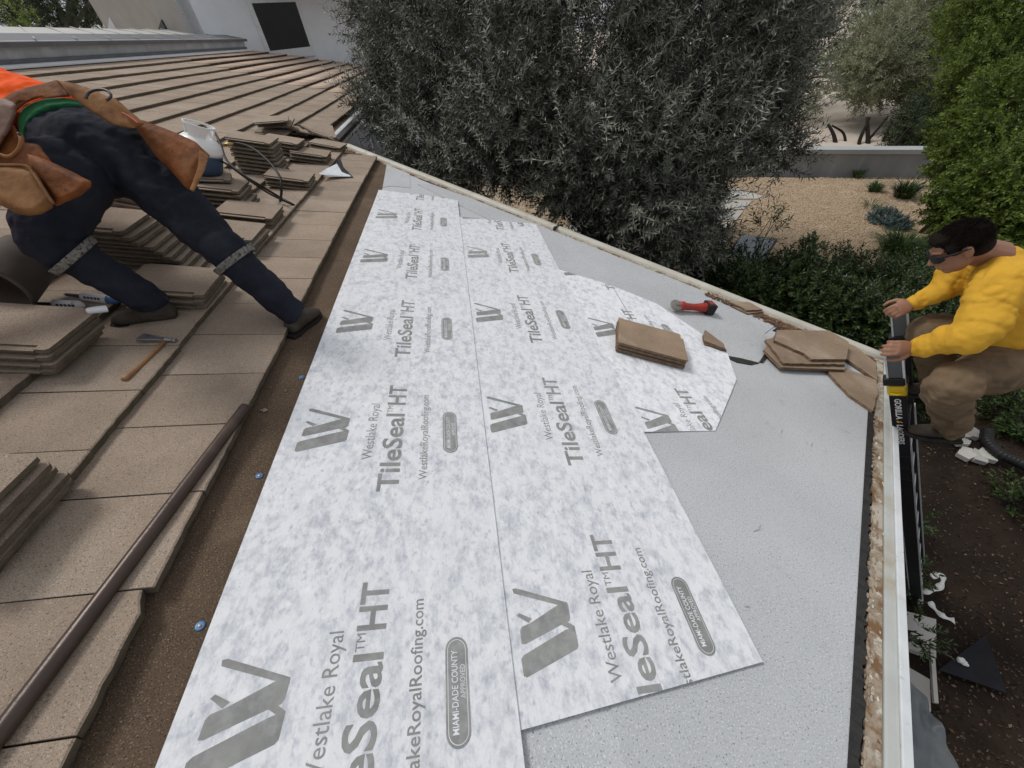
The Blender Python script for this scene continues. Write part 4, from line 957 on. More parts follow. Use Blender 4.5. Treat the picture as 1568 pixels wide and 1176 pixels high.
for h_, k_, a_ in ((hR, kR, aR), (hL, kL, aL)): bd_.tube([pel, h_, h_.lerp(k_, .5), k_, k_.lerp(a_, .4), a_], [.08, .08, .07, .052, .048, .036], 12)
HM = headparts(bd_, hed, PL(-250, 300, 1.6)-hed, che-hed+Vector((-.6, 0, .2)))
for sx, el, wr_ in ((PL(-120, 60, 2.05), PL(-150, 240, 2.0), PL(-120, 400, 1.95)), (PL(-140, 260, 1.6), PL(-170, 420, 1.5), PL(-120, 560, 1.5))):
    bd_.tube([che.lerp(nek, .5), sx, el, wr_], [.06, .055, .042, .028], 12); hand(bd_, wr_, (wr_-el), Vector((.5, 0, -1)), 1.0)
remeshed(bd_, 'body', SKIN, wl, .009, 4)
lh_ = MB(); lh_.ball((0, -.015, .034), (.080, .100, .090), 18, HM); remeshed(lh_, 'hair', HAIR, wl, .008, 2)
pt = MB(); hw = (hR-hL)
pt.tube([wst.lerp(pel, .15), wst.lerp(pel, .5), pel], [.165, .185, .19], 20, wide=hw, flat=[.72, .8, .9]); pt.ball(pel, .19, 18); pt.ball(hR+Vector((-.02, 0, .01)), .172, 18); pt.ball(hL+Vector((0, 0, .0)), .165, 18)
folds(pt, [hR, hR.lerp(kR, .35)+Vector((0, 0, .01)), hR.lerp(kR, .7), kR, kR.lerp(aR, .3), kR.lerp(aR, .65), aR+Vector((0, 0, .0))], [.160, .142, .115, .098, .088, .082, .075], 20, 3, .010)
folds(pt, [hL, hL.lerp(kL, .5), kL, kL.lerp(aL, .3), kL.lerp(aL, .65), aL], [.155, .135, .105, .092, .086, .078], 20, 8, .010)
remeshed(pt, 'trousers', NAVY, wl, .009, 4, [(.10, .022, 'CLOUDS'), (.14, .012, 'MARBLE')])
sh = MB(); sh.tube([wst.lerp(pel, .20), wst, wst.lerp(che, .5), che, che.lerp(nek, .7)], [.150, .168, .178, .19, .10], 20, wide=hw, flat=[.75, .75, .8, .8, .8])
for sx, el, wr_ in ((PL(-120, 60, 2.05), PL(-150, 240, 2.0), PL(-120, 400, 1.95)), (PL(-140, 260, 1.6), PL(-170, 420, 1.5), PL(-120, 560, 1.5))):
    folds(sh, [che.lerp(nek, .5), sx, sx.lerp(el, .5), el, el.lerp(wr_, .8)], [.09, .088, .075, .062, .045], 14, 4, .008)
remeshed(sh, 'orange_shirt', ORANGE, wl, .011, 4, [(.07, .035, 'CLOUDS')])
gs = MB(); gs.tube([wst.lerp(pel, .46), wst.lerp(pel, .26), wst.lerp(pel, .10)], [.192, .184, .160], 22, wide=hw, flat=[.80, .78, .75]); remeshed(gs, 'green_undershirt', GREEN, wl, .010, 3, [(.05, .012, 'CLOUDS')])
boot(wl, aR-Vector((0, 0, 0)), RL(-.70, 2.42, 0)-RL(-.78, 2.18, 0), RM.col[2].xyz, 1.08)
boot(wl, aL, RL(-1.72, 2.02, 0)-RL(-1.46, 2.1, 0), RM.col[2].xyz, 1.08)
# knee straps with a woven band
for k_, a_, h_, q0 in ((kR, aR, hR, .04), (kL, aL, hL, .10)):
    ax_ = (a_-k_).normalized(); c_ = k_+ax_*q0
    sb = MB(); sb.tube([c_-ax_*.018, c_-ax_*.015, c_+ax_*.015, c_+ax_*.018], [.122, .124, .118, .116], 28, caps=False); st_ = sb.build('knee_strap', STRAP, wl, smooth=True)
    s2_ = st_.modifiers.new('thick', 'SOLIDIFY'); s2_.thickness = .006
kp = MB(); kp.ball(kR+Vector((.06, .06, .0)), (.05, .05, .035), 12); remeshed(kp, 'knee_pad', BLACK, wl, .008, 2)
# belt with bags
bc = wst.lerp(pel, .02)
def ring_at(c0, ax_, w_, r0, name, material, width):
    m1_ = MB(); m1_.tube([c0-ax_*width/2, c0+ax_*width/2], [r0, r0*1.02], 30, caps=False, wide=w_, flat=.80); o = m1_.build(name, material, wl, smooth=True)
    s_ = o.modifiers.new('thick', 'SOLIDIFY'); s_.thickness = .007; s_.offset = 1; return o
belt = ring_at(wst.lerp(pel, .16), (pel-wst).normalized(), hw, .196, 'tool_belt', LEATHER, .062)
def poly3(px_pts, z, dz, thick, name, material, parent=belt, off=0, zs=None, bev=.004, puff=0):
    """leather piece given by photo outline at its own depth, with real thickness towards and away"""
    vs = []
    for i, (x, y) in enumerate(px_pts):
        zz = (zs[i] if zs else z)+off; vs.append(PL(x, y, zz))
    for i, (x, y) in enumerate(px_pts):
        zz = (zs[i] if zs else z)+off+thick; vs.append(PL(x*1.0, y*1.0, zz))
    n = len(px_pts); c1_ = sum((vs[i] for i in range(n)), Vector())/n; 
    fs = []
    if puff:
        view = (c1_-(WO @ Vector(CAMP))).normalized(); mid = [v.lerp(c1_, .28)-view*puff for v in vs[:n]]; vs = vs+mid
        fs += [(i, (i+1) % n, 2*n+(i+1) % n, 2*n+i) for i in range(n)]; fs.append(tuple(range(2*n, 3*n)))
    else: fs.append(tuple(range(n)))
    fs.append(tuple(range(2*n-1, n-1, -1))); fs += [(i, n+i, n+(i+1) % n, (i+1) % n) for i in range(n)]
    mb = MB(); mb.add(vs, fs); bm = bmesh.new(); V = [bm.verts.new(v) for v in mb.v]; [bm.faces.new([V[i] for i in f]) for f in mb.f]
    bmesh.ops.recalc_face_normals(bm, faces=bm.faces); me = bpy.data.meshes.new(name); bm.to_mesh(me); bm.free(); me.materials.append(material)
    o = bpy.data.objects.new(name, me); COL.objects.link(o); o.parent = parent
    r_ = o.modifiers.new('remesh', 'REMESH'); r_.mode = 'VOXEL'; r_.voxel_size = .0055; r_.use_smooth_shade = True
    s_ = o.modifiers.new('smooth', 'SMOOTH'); s_.iterations = 5; s_.factor = .5
    for sz_, st_ in ((.08, .010),):
        t_ = bpy.data.textures.new('leather_folds', 'CLOUDS'); t_.noise_scale = sz_; d_ = o.modifiers.new('folds', 'DISPLACE'); d_.texture = t_; d_.texture_coords = 'LOCAL'; d_.strength = st_
    return o
def seam(pts, z, r_, name, material, parent=belt):
    return MB().tube(spline([PL(x, y, z if not isinstance(z, list) else z[i]) for i, (x, y) in enumerate(pts)], 6), r_, 8).build(name, material, parent, smooth=True)
# left bag (near us): back panel, main pouch, side pocket, rolled lips
poly3([(0, 152), (18, 140), (88, 122), (108, 148), (60, 150), (28, 158), (8, 176), (-20, 190), (-30, 170)], 1.58, 0, .03, 'belt_pad', LEATHER, off=.02, puff=.012)
poly3([(-40, 175), (-10, 170), (12, 182), (25, 198), (28, 215), (60, 222), (85, 255), (70, 275), (20, 262), (-40, 265)], 1.50, 0, .06, 'pouch_back', LEATHER, puff=.015)
poly3([(-60, 252), (-10, 250), (38, 252), (52, 262), (82, 308), (80, 318), (62, 328), (45, 330), (25, 326), (5, 315), (-20, 300), (-60, 290)], 1.38, 0, .12, 'pouch', LEATHERT, puff=.030)
poly3([(40, 235), (60, 240), (140, 278), (139, 287), (122, 300), (85, 316), (80, 306), (50, 258)], 1.42, 0, .10, 'side_pocket', LEATHER, puff=.028)
seam([(-50, 254), (0, 253), (38, 254), (50, 264), (66, 288), (82, 312)], 1.368, .005, 'piping', LEATHERT)
seam([(0, 237), (15, 240), (28, 230), (33, 216), (30, 205)], 1.462, .007, 'rolled_lip', LEATHERT)
poly3([(-30, 158), (8, 150), (25, 158), (26, 172), (15, 200), (-5, 230), (-30, 240)], 1.47, 0, .03, 'strap', LEATHERD, puff=.01)
for bx_, by_ in ((29, 205), (33, 318), (20, 318)): MB().ball(PL(bx_, by_, 1.375), .006, 10).build('rivet', DGREY, belt, smooth=True)
# right hip: belt tail, flap, hammer loop, long bag
poly3([(84, 121), (130, 133), (175, 150), (205, 175), (222, 190), (205, 197), (175, 192), (140, 172), (112, 150)], 1.72, 0, .025, 'belt_flap', LEATHERT, puff=.012)
seam([(131, 151), (136, 142), (150, 137), (164, 139), (170, 147), (163, 154)], 1.685, .0055, 'hammer_loop', DGREY)
poly3([(196, 178), (215, 184), (250, 196), (300, 218), (321, 238), (312, 252), (292, 292), (285, 288), (265, 265), (240, 240), (215, 205)], 1.80, 0, .09, 'pouch', LEATHER, puff=.022)
poly3([(305, 228), (321, 238), (314, 262), (296, 294), (290, 290), (303, 255)], 1.775, 0, .02, 'pouch_edge', LEATHERT)
seam([(188, 173), (200, 180), (213, 190)], 1.70, .004, 'red_cord', REDP)
# --- ladder
def gl(y):
    x = 1381+(1362-1381)*(1176-y)/(1176-560.); u, v = UV(x, y, .03); return RP(u, v, .03)
T_ = gl(650)+Vector((.685, -.729, 0))*.05; Bs = GZ(1404, 925); ld = (T_-Bs).normalized(); LL = (T_-Bs).length
eh_ = Vector((e2.x*math.cos(TH), e2.y, 0)).normalized(); eh_ = (eh_-ld*eh_.dot(ld)).normalized(); lw = eh_.cross(ld)
if lw.dot(Vector((.685, -.729, 0))) < 0: lw = -lw
lad = empty('ladder', 'black and grey extension ladder with yellow caps leaning on the roof edge', 'ladder', Matrix.Translation(Bs))
def LMx(s, a=0, b=0):   # matrix: z along the ladder, x outwards (lw), y along the rungs
    P = ld*s + lw*a + eh_*b
    return Matrix(((lw.x, eh_.x, ld.x, P.x), (lw.y, eh_.y, ld.y, P.y), (lw.z, eh_.z, ld.z, P.z), (0, 0, 0, 1)))
TOP = LL+.70
for b in (0.0, .40):
    rl_ = MB(); rl_.box((0, 0, (LL+.36)/2), (.080, .028, LL+.36), LMx(0, 0, b)); rr = rl_.build('rail', BLACK, lad, bevel=.004)
    for a in (-.043, .043): MB().box((a, 0, LL*.5-.05), (.008, .034, LL-.3), LMx(0, 0, b)).build('rail_flange', ALU, rr)
    up2 = MB().box((0, 0, 0), (.066, .022, .34), LMx(LL+.53, 0, b)).build('upper_rail', LGREY, lad, bevel=.003)
    for a in (-.037, .037): MB().box((0, 0, 0), (.010, .030, .34), LMx(LL+.53, a, b)).build('rail_flange', WHT, up2)
    for a in (-.037, .037): MB().box((0, 0, 0), (.018, .034, .035), LMx(TOP, a, b)).build('end_cap', LYEL, lad, bevel=.004)
    lk = MB().box((0, 0, 0), (.092, .050, .085), LMx(LL+.375, 0, b)).build('lock_housing', LYEL, lad, bevel=.012)
    MB().tube([LMx(LL+.365, -.03, b-.030) @ Vector((0, 0, 0)), LMx(LL+.360, .0, b-.036) @ Vector(), LMx(LL+.365, .03, b-.030) @ Vector()], .007, 8).build('lock_handle', LYEL, lk, smooth=True)
    MB().box((0, 0, 0), (.10, .05, .06), LMx(LL+.455, -.01, b)).build('bracket', BLACK, lad, bevel=.006)
    MB().box((0, 0, 0), (.10, .045, .05), LMx(.02, 0, b)).build('foot', SOLE, lad, bevel=.006)
for i in range(11):
    s_ = .25+i*.29
    if s_ < TOP-.05: MB().box((0, .20, 0), (.055, .38, .022), LMx(s_, 0, 0)).build('rung', ALU if i < 8 else DGREY, lad, bevel=.004)
# lettering on the near rail
def letter(txt, s_top, length, h_, material, parent, name):
    vs, fs = fit(text_mesh(txt, 1, bold=.03), length, h_)
    # x runs down the rail, letter tops point outwards
    M = Matrix(((-ld.x, lw.x, -eh_.x, 0), (-ld.y, lw.y, -eh_.y, 0), (-ld.z, lw.z, -eh_.z, 0), (0, 0, 0, 1)))
    M.translation = ld*s_top - eh_*.0152 - lw*h_/2
    if (M.to_3x3().determinant()) < 0: pass
    return MB().add(vs, fs, M).build(name, material, parent)
WP = mat('white_lettering', (.75, .75, .74), rough=.6); YP = mat('amber_emblem', (.75, .42, .05), rough=.6)
rail0 = [o for o in lad.children if o.name.startswith('rail')][0]
MB().box((0, -.0145, 0), (.074, .001, .56), LMx(LL+.03, 0, 0)).build('label_panel', FELT, rail0)
letter('GORILLA', LL+.30, .20, .030, WP, rail0, 'lettering'); letter('LADDERS', LL+.045, .205, .030, WP, rail0, 'lettering')
em = [(0, .0), (.012, .012), (.006, .016), (.022, .028), (.016, .010), (.024, .004), (.010, -.004)]
M = Matrix(((-ld.x, lw.x, -eh_.x, 0), (-ld.y, lw.y, -eh_.y, 0), (-ld.z, lw.z, -eh_.z, 0), (0, 0, 0, 1))); M.translation = ld*(LL+.088)-eh_*.0152-lw*.012
MB().add([(a, b, 0) for a, b in em], [tuple(range(7))], M).build('emblem', YP, rail0)
for k in range(4): MB().box((0, 0, 0), (.074, .0305, .008), LMx(LL-.30-.14*k, 0, 0)).build('rail_band', DGREY, rail0)

# --- man in yellow on the ladder
wr = empty('person', 'man in yellow shirt, brown trousers and sunglasses standing on the ladder', 'person', Matrix.Translation(PX(1430, 690, 2.5)))
WO2 = wr.matrix_world.inverted()
def PM(x, y, z): return WO2 @ PX(x, y, z)
nb = PM(1527, 392, 2.06); chs = PM(1538, 440, 2.12); bel = PM(1552, 498, 2.16); pe = PM(1574, 548, 2.24)
hc = PM(1469, 379, 2.02); HS = 1.06
zn = depth(Bs+ld*(TOP-.06)); zf = depth(Bs+ld*(TOP)+eh_*.40); print('hands', zn, zf, pix(Bs+ld*TOP), pix(Bs+ld*TOP+eh_*.4))
nS, nE, nW = PM(1532, 432, 1.95), PM(1492, 513, 1.98), PM(1402, 533, zn-.12); nH = PM(1378, 533, zn-.12)
fS, fE, fW = PM(1490, 398, 2.22), PM(1448, 440, 2.30), PM(1400, 464, zf-.10); fH = PM(1378, 472, zf-.10)
nh, nk, na = PM(1568, 552, 2.16), PM(1450, 592, 2.12), PM(1458, 655, 2.45)
fh, fk, fa = PM(1545, 528, 2.40), PM(1424, 505, 2.42), PM(1438, 590, 2.68)
wd2 = nS-fS
bm2 = MB()
bm2.tube([pe, bel, chs, nb], [.10, .12, .13, .07], 16, wide=wd2, flat=.75); bm2.tube([nb, nb.lerp(hc, .45), hc+(nb-hc)*.2], [.075, .072, .068], 14); bm2.ball(pe, .10)
for a, b, c in ((nh, nk, na), (fh, fk, fa)): bm2.tube([pe, a, a.lerp(b, .5), b, b.lerp(c, .4), c], [.1, .09, .08, .06, .055, .038], 12)
for a, b, c in ((nS, nE, nW), (fS, fE, fW)): bm2.tube([chs.lerp(nb, .5), a, a.lerp(b, .5), b, c], [.07, .06, .05, .045, .030], 12)
down = WO2.to_3x3() @ Vector((0, 0, -1))
view2 = Vector((CAMR[0][2]*.6+.5, CAMR[1][2]*.6, CAMR[2][2]*.8))
hand(bm2, nW.lerp(nH, .15), nH-nW, Vector((.1, .75, -.55)), 1.12, thumb=1, curl=(20, 40, 30), spread=.15)
hand(bm2, fW.lerp(fH, .15), fH-fW+Vector((0, 0, -.01)), Vector((.1, .45, -.9)), 1.10, thumb=-1, curl=(35, 45, 35), spread=.1)
fdir = Vector((-.66, .36, -.62)); HM2 = headparts(bm2, hc, fdir, Vector((-.15, .25, 1)), HS)
remeshed(bm2, 'body', SKIN, wr, .0062, 3)
# hair: a cap over the skull, open at the face
hr_ = MB()
hr_.ball((0, -.020, .037), (.079, .098, .087), 22, HM2); hr_.ball((0, -.055, -.012), (.072, .062, .062), 16, HM2); hr_.ball((0, .044, .080), (.060, .045, .034), 14, HM2)
for s_ in (-1, 1): hr_.ball((s_*.066, .028, .030), (.016, .030, .036), 10, HM2)
remeshed(hr_, 'hair', HAIR, wr, .006, 2, [(.012, .006, 'CLOUDS')])
sg_ = MB()
sg_.tube([(-.074, .070, .008), (-.060, .090, .006), (-.034, .101, .003), (-.008, .104, .008), (.008, .104, .008), (.034, .101, .003), (.060, .090, .006), (.074, .070, .008)], [.014, .022, .024, .013, .013, .024, .022, .014], 12, wide=(0, 0, 1), flat=.28, M=HM2)
hs_l = []; hd_l = []; rgh = np.random.default_rng(3)
for i in range(9000):
    d = Vector(rgh.normal(size=3)).normalized(); p = Vector((d.x*.080, d.y*.099-.020, d.z*.088+.037))
    if p.y > .055 and p.z < .085-.25*abs(p.x): continue
    if p.y > -.03 and p.z < .022 and abs(p.x) > .03: continue
    if p.z < -.045: continue
    hs_l.append(tuple(HM2 @ p)); q_ = (HM2.to_3x3() @ (d*.8+Vector((0, .55, -.25))*(1 if p.z > .03 else -.4)+Vector(rgh.normal(size=3))*.22)).normalized(); hd_l.append(tuple(q_))
hm4 = rmats(np.array(hs_l), np.array(hd_l), rgh.uniform(.012, .020, len(hs_l)))
multi_args = (np.array([(-.07, 0, -.15), (.07, 0, -.15), (0, .06, 1)]), np.array([(0, 1, 2)]), hm4)
scatter_mesh('hair_strands', multi_args[0], [(0, 1, 2)], multi_args[2], HAIR, wr)
gl_o = sg_.build('sunglasses', BLACK, wr, smooth=True)
for s_ in (-1, 1): MB().tube([HM2 @ Vector((s_*.066, .092, .014)), HM2 @ Vector((s_*.082, .04, .014)), HM2 @ Vector((s_*.088, -.02, .012))], [.006, .005, .004], 8).build('temple', BLACK, gl_o, smooth=True)
tr = MB()
tr.tube([bel.lerp(pe, .55), pe], [.175, .18], 20, wide=wd2, flat=.85); tr.ball(nh, .138, 18); tr.ball(fh, .135, 18); tr.ball(pe, .165, 18)
folds(tr, [nh, nh.lerp(nk, .35), nh.lerp(nk, .72), nk+Vector((0, 0, .0)), nk.lerp(na, .3), nk.lerp(na, .62), na], [.130, .120, .110, .100, .092, .086, .080], 22, 5, .016)
folds(tr, [fh, fh.lerp(fk, .5), fk, fk.lerp(fa, .35), fk.lerp(fa, .7), fa], [.14, .12, .105, .092, .085, .08], 20, 9, .012)
remeshed(tr, 'trousers', KHAKI, wr, .009, 3, [(.08, .026, 'CLOUDS'), (.12, .016, 'MARBLE')])
ys = MB()
ys.tube([pe.lerp(bel, .12), pe.lerp(bel, .45), bel, bel.lerp(chs, .5), chs, chs.lerp(nb, .6), nb.lerp(hc, .06)], [.188, .196, .192, .188, .186, .138, .084], 24, wide=wd2, flat=[.9, .95, .92, .86, .82, .8, .9])
folds(ys, [chs.lerp(nb, .35), nS, nS.lerp(nE, .5), nE, nE.lerp(nW, .35), nE.lerp(nW, .7), nW], [.11, .108, .098, .084, .074, .060, .046], 20, 2, .012)
folds(ys, [chs.lerp(nb, .35), fS, fS.lerp(fE, .5), fE, fE.lerp(fW, .5), fW], [.10, .095, .085, .072, .058, .044], 18, 6, .010)
remeshed(ys, 'yellow_shirt', YELLOW, wr, .008, 3, [(.085, .024, 'CLOUDS'), (.14, .014, 'MARBLE')])
for e0, w0_ in ((nE, nW), (fE, fW)):
    d_ = (w0_-e0).normalized(); MB().tube([w0_-d_*.02, w0_+d_*.018, w0_+d_*.024], [.047, .043, .038], 18).build('cuff', YELLOW, wr, smooth=True)
bup = WO2.to_3x3() @ Vector((-.15, .12, 1))
boot(wr, na, Vector((-.80, .45, -.05)), bup, .98); boot(wr, fa, Vector((-.80, .45, -.05)), bup, .98)
pr_ = [(1448, 447), (1452, 452), (1451, 462), (1447, 468), (1445, 458)]

# ------------------------------------------------------------------ foliage helpers
def sprig(n_pairs, length, ll, lw_, seed, sweep_=.55, curve=.25, stem=.0016, cluster=False):
    """stem along +z with pointed folded leaves in pairs; triangles only"""
    r = random.Random(seed); V = []; F = []
    def pt(t): return Vector((curve*length*t*t, 0, length*t))
    N = 4
    for i in range(N):
        a, b = pt(i/N), pt((i+1)/N); k = len(V); w = stem*(1.3-i/N)
        V += [a+Vector((w, 0, 0)), a+Vector((-w*.6, w, 0)), a+Vector((-w*.6, -w, 0)), b+Vector((w, 0, 0))*.8, b+Vector((-w*.6, w, 0))*.8, b+Vector((-w*.6, -w, 0))*.8] if False else [a+Vector((w, 0, 0)), a+Vector((-w*.6, w, 0)), a+Vector((-w*.6, -w, 0)), b+Vector((w*.8, 0, 0)), b+Vector((-w*.5, w*.8, 0)), b+Vector((-w*.5, -w*.8, 0))]
        for j in range(3): j2 = (j+1) % 3; F += [(k+j, k+j2, k+3+j2), (k+j, k+3+j2, k+3+j)]
    for i in range(n_pairs):
        t = .12+.88*i/(n_pairs-1) if n_pairs > 1 else 1; c = pt(t); ang0 = r.uniform(0, 6.28) if cluster else (i % 2)*1.57+r.uniform(-.4, .4)
        for s in (0, math.pi):
            a = ang0+s+r.uniform(-.25, .25); L = ll*r.uniform(.7, 1.1)*(1-.35*max(0, t-.75)); W = lw_*r.uniform(.8, 1.15)
            d = Vector((math.cos(a), math.sin(a), sweep_*r.uniform(.6, 1.6)+(.9 if t > .95 else 0))).normalized(); sd = d.cross(Vector((0, 0, 1))); sd = sd.normalized() if sd.length > 1e-3 else Vector((1, 0, 0))
            up = sd.cross(d).normalized(); k = len(V); rr = r.uniform(-.5, .5); s1 = sd*math.cos(rr)+up*math.sin(rr)
            V += [c, c+d*L*.42+s1*W*.5+up*W*.12, c+d*L+up*L*r.uniform(-.12, .06), c+d*L*.45-s1*W*.5+up*W*.12]
            F += [(k, k+1, k+2), (k, k+2, k+3)]
    return np.array([tuple(v) for v in V]), np.array(F)
def multi(name, items, material, parent=None, label=None, kind=None):
    """items: list of (template verts, template faces, mats)"""
    As = []; Fs = []; base = 0
    for tv, tf, m4 in items:
        if len(m4) == 0: continue
        k = len(m4); n = len(tv); hv = np.hstack([tv, np.ones((n, 1))])
        As.append(np.einsum('kij,nj->kni', m4, hv)[:, :, :3].reshape(-1, 3)); Fs.append((tf[None]+(np.arange(k)*n)[:, None, None]).reshape(-1, 3)+base); base += k*n
    A = np.vstack(As); F = np.vstack(Fs); me = bpy.data.meshes.new(name); me.vertices.add(len(A)); me.vertices.foreach_set('co', A.ravel())
    me.loops.add(F.size); me.loops.foreach_set('vertex_index', F.ravel().astype(np.int32)); me.polygons.add(len(F)); me.polygons.foreach_set('loop_start', np.arange(0, F.size, 3, dtype=np.int32))
    me.update(calc_edges=True); me.materials.append(material); o = bpy.data.objects.new(name, me); COL.objects.link(o)
    if parent: o.parent = parent
    tagp(o, label, kind=kind); return o
def ellipsoid_sprigs(balls, temps, size, rng, updir=.5, shell=.35, lumps=.25, towards=None, jitter=.6):
    out = [[] for _ in temps]
    for (c, rad_, cnt) in balls:
        if not isinstance(rad_, (tuple, list)): rad_ = (rad_,)*3
        d = rng.normal(size=(cnt, 3)); d /= np.linalg.norm(d, axis=1)[:, None]
        rr = (shell+(1-shell)*rng.random(cnt)**.45)
        ph = np.sin(d[:, 0]*5+c[0]*3)*np.sin(d[:, 1]*6+c[1])*np.sin(d[:, 2]*5.5+c[2]*2)
        rr = rr*(1+lumps*ph)
        P = np.array(c)+d*rr[:, None]*np.array(rad_)
        D = d+np.array([0, 0, updir])+rng.normal(size=(cnt, 3))*jitter
        M4 = rmats(P, D, rng.uniform(size*.7, size*1.25, cnt)); w = rng.integers(0, len(temps), cnt)
        for i in range(len(temps)): out[i].append(M4[w == i])
    return [(t[0], t[1], np.concatenate(o)) for t, o in zip(temps, out)]
def limb(mb, a, b, r0, r1, seed, bend=.12, n=9, segs=7):
    r = random.Random(seed); a = Vector(a); b = Vector(b); L = (b-a).length; pts = [a.lerp(b, i/segs)+Vector((r.gauss(0, 1), r.gauss(0, 1), r.gauss(0, 1)*.4))*L*bend*.35*math.sin(math.pi*i/segs) for i in range(segs+1)]
    mb.tube(pts, [r0+(r1-r0)*i/segs for i in range(segs+1)], n); return pts
rng = np.random.default_rng(5)
OL_T = [sprig(11, .34, .088, .0165, s_, curve=cv) for s_, cv in ((1, .25), (2, -.15), (3, .45))]
OL_T2 = [sprig(7, .22, .080, .016, s_, curve=cv) for s_, cv in ((4, .3), (5, .1))]

# ------------------------------------------------------------------ the big olive tree by the eave
ot = GZ(950, 352, ZG); base_t = Vector((ot.x, ot.y, ZG))
bx_ = PX(905, 330, 6.6); base_t = Vector((bx_.x, bx_.y, ZG))
olive = empty('olive_tree', 'large grey green olive tree growing beside the far gutter', 'tree', Matrix.Translation(base_t))
def LO(P): return Vector(P)-base_t
balls = []
for (x, y, z, r_, cnt) in ((730, 50, 6.9, 1.50, 900), (900, 60, 6.2, 1.7, 1300), (1080, 70, 6.3, 1.35, 1200), (1190, 40, 6.8, .62, 380), (645, 215, 6.9, .42, 220), (705, 252, 6.6, .33, 170), (590, 160, 7.5, .42, 200), (640, 70, 7.6, .95, 480), (600, 20, 8.0, .85, 300), (790, 185, 6.2, .85, 620),
                           (930, 225, 5.8, .88, 720), (1045, 225, 5.9, .85, 720), (1150, 165, 6.3, .52, 380), (680, 150, 7.2, .55, 320), (985, 320, 5.8, .55, 420), (905, 275, 6.0, .42, 280), (1045, 320, 5.9, .42, 300), (770, 245, 6.4, .32, 180), (1010, 375, 5.7, .30, 200), (1062, 372, 5.9, .22, 120), (850, 285, 6.0, .25, 110),
                           (820, -120, 6.8, 1.8, 500), (1050, -120, 6.8, 1.7, 500), (900, 100, 8.0, 1.8, 600), (1060, 120, 7.8, 1.5, 450), (1195, 235, 6.2, .22, 60), (950, 330, 6.6, .5, 250)):
    balls.append((tuple(LO(PX(x, y, z))), r_, int(cnt*1.6)))
its = ellipsoid_sprigs(balls, OL_T, 1.2, rng, updir=.35, shell=.45, lumps=.35, jitter=.75)
multi('crown', its, OLIVE, olive, kind='stuff', label='dense crown of narrow grey green leaves')
# long loose sprays standing out of the crown, in a paler leaf colour that paints in their lit tips
sp = []
for i in range(560):
    b = balls[rng.integers(0, 18)]; d = rng.normal(size=3); d /= np.linalg.norm(d); d[1] -= .5; d[2] += .2
    sp.append((np.array(b[0])+d/np.linalg.norm(d)*b[1]*rng.uniform(.85, 1.05), d+rng.normal(size=3)*.5+[0, 0, .5]))
P_, D_ = np.array([a for a, b in sp]), np.array([b for a, b in sp])
LS = sprig(17, .66, .085, .0145, 9, curve=.45, stem=.0042)
multi('sprays', [(LS[0], LS[1], rmats(P_, D_, rng.uniform(.8, 1.25, len(P_))))], OLIVEL, olive, kind='stuff')
tb = MB(); 
tp_ = LO(PX(960, 230, 6.4)); t0 = Vector((0, 0, 0)); fork = Vector((.1, .1, 1.7))
limb(tb, t0, fork, .16, .12, 1, .1, 12)
lims = []
for i, (x, y, z) in enumerate(((720, 90, 6.9), (860, 60, 6.6), (1000, 60, 6.4), (1120, 80, 6.4), (930, 250, 6.0), (1060, 260, 6.1), (1180, 150, 6.6), (800, 200, 6.5))):
    e_ = LO(PX(x, y, z)); pts_ = limb(tb, fork, e_, .085, .018, 10+i, .25)
    for j in range(4):
        q = pts_[3+j]; limb(tb, q, q+Vector((random.uniform(-.9, .9), random.uniform(-.9, .6), random.uniform(.0, .9))), .02, .006, 40+i*5+j, .3, 6, 5)
tb.build('trunk', BARK, olive, smooth=True)

# ------------------------------------------------------------------ dark glossy shrubs along the wall below the gutter
SH_T = [sprig(7, .17, .075, .026, s_, sweep_=.9, curve=cv) for s_, cv in ((11, .2), (12, -.2), (13, .1))]
def shrub(name, label, px_balls, temps, size, material, cat='shrub', updir=.8, shell=.3, group=None, seed=0, zg=ZG, trunk=True):
    rg = np.random.default_rng(100+seed); cs_ = [Vector(P) for P, _, _ in px_balls]; c = sum(cs_, Vector())/len(cs_); base = Vector((c.x, c.y, zg))
    root = empty(name, label, cat, Matrix.Translation(base), group)
    its = ellipsoid_sprigs([(tuple(Vector(P)-base), r_, n) for P, r_, n in px_balls], temps, size, rg, updir=updir, shell=shell, lumps=.3)
    multi('foliage', its, material, root, kind='stuff')
    if trunk:
        mb = MB()
        for i, (P, r_, n) in enumerate(px_balls):
            rr = r_ if not isinstance(r_, tuple) else max(r_)
            for j in range(3): limb(mb, (random.uniform(-.08, .08), random.uniform(-.08, .08), 0), Vector(P)-base+Vector((random.uniform(-.4, .4)*rr, random.uniform(-.4, .4)*rr, random.uniform(0, .5)*rr)), .016, .005, i*7+j, .2, 6, 5)
        mb.build('stems', BARK, root, smooth=True)
    return root
row = [((1085, 425, -1.9), .42), ((1135, 440, -1.9), .45), ((1190, 452, -1.95), .46), ((1245, 462, -1.95), .47), ((1300, 478, -1.95), .45), ((1350, 500, -2.0), .42), ((1390, 530, -2.1), .40)]
names_ = ['under the olive crown, farthest left', 'just below the fire table', 'beneath the tall leafy spray', 'in the middle of the hedge row', 'right of the middle of the hedge row', 'nearest the roof corner', 'behind the hands on the ladder']
for i, ((x, y, z), r_) in enumerate(row):
    c = GZ(x, y, z); c2_ = GZ(x+12, y-28, z-.5)
    if i < 3: r_ *= .78; c2_ = GZ(x+6, y-4, z-.5)
    shrub('glossy_shrub', 'dark glossy green shrub '+names_[i], [(c, (r_, r_, r_*.8), 430), (c2_, (r_*1.25, r_*1.25, .6), 430)], SH_T, 1.0, SHRUB, 'shrub', seed=i, group='dark shrubs below the far gutter')
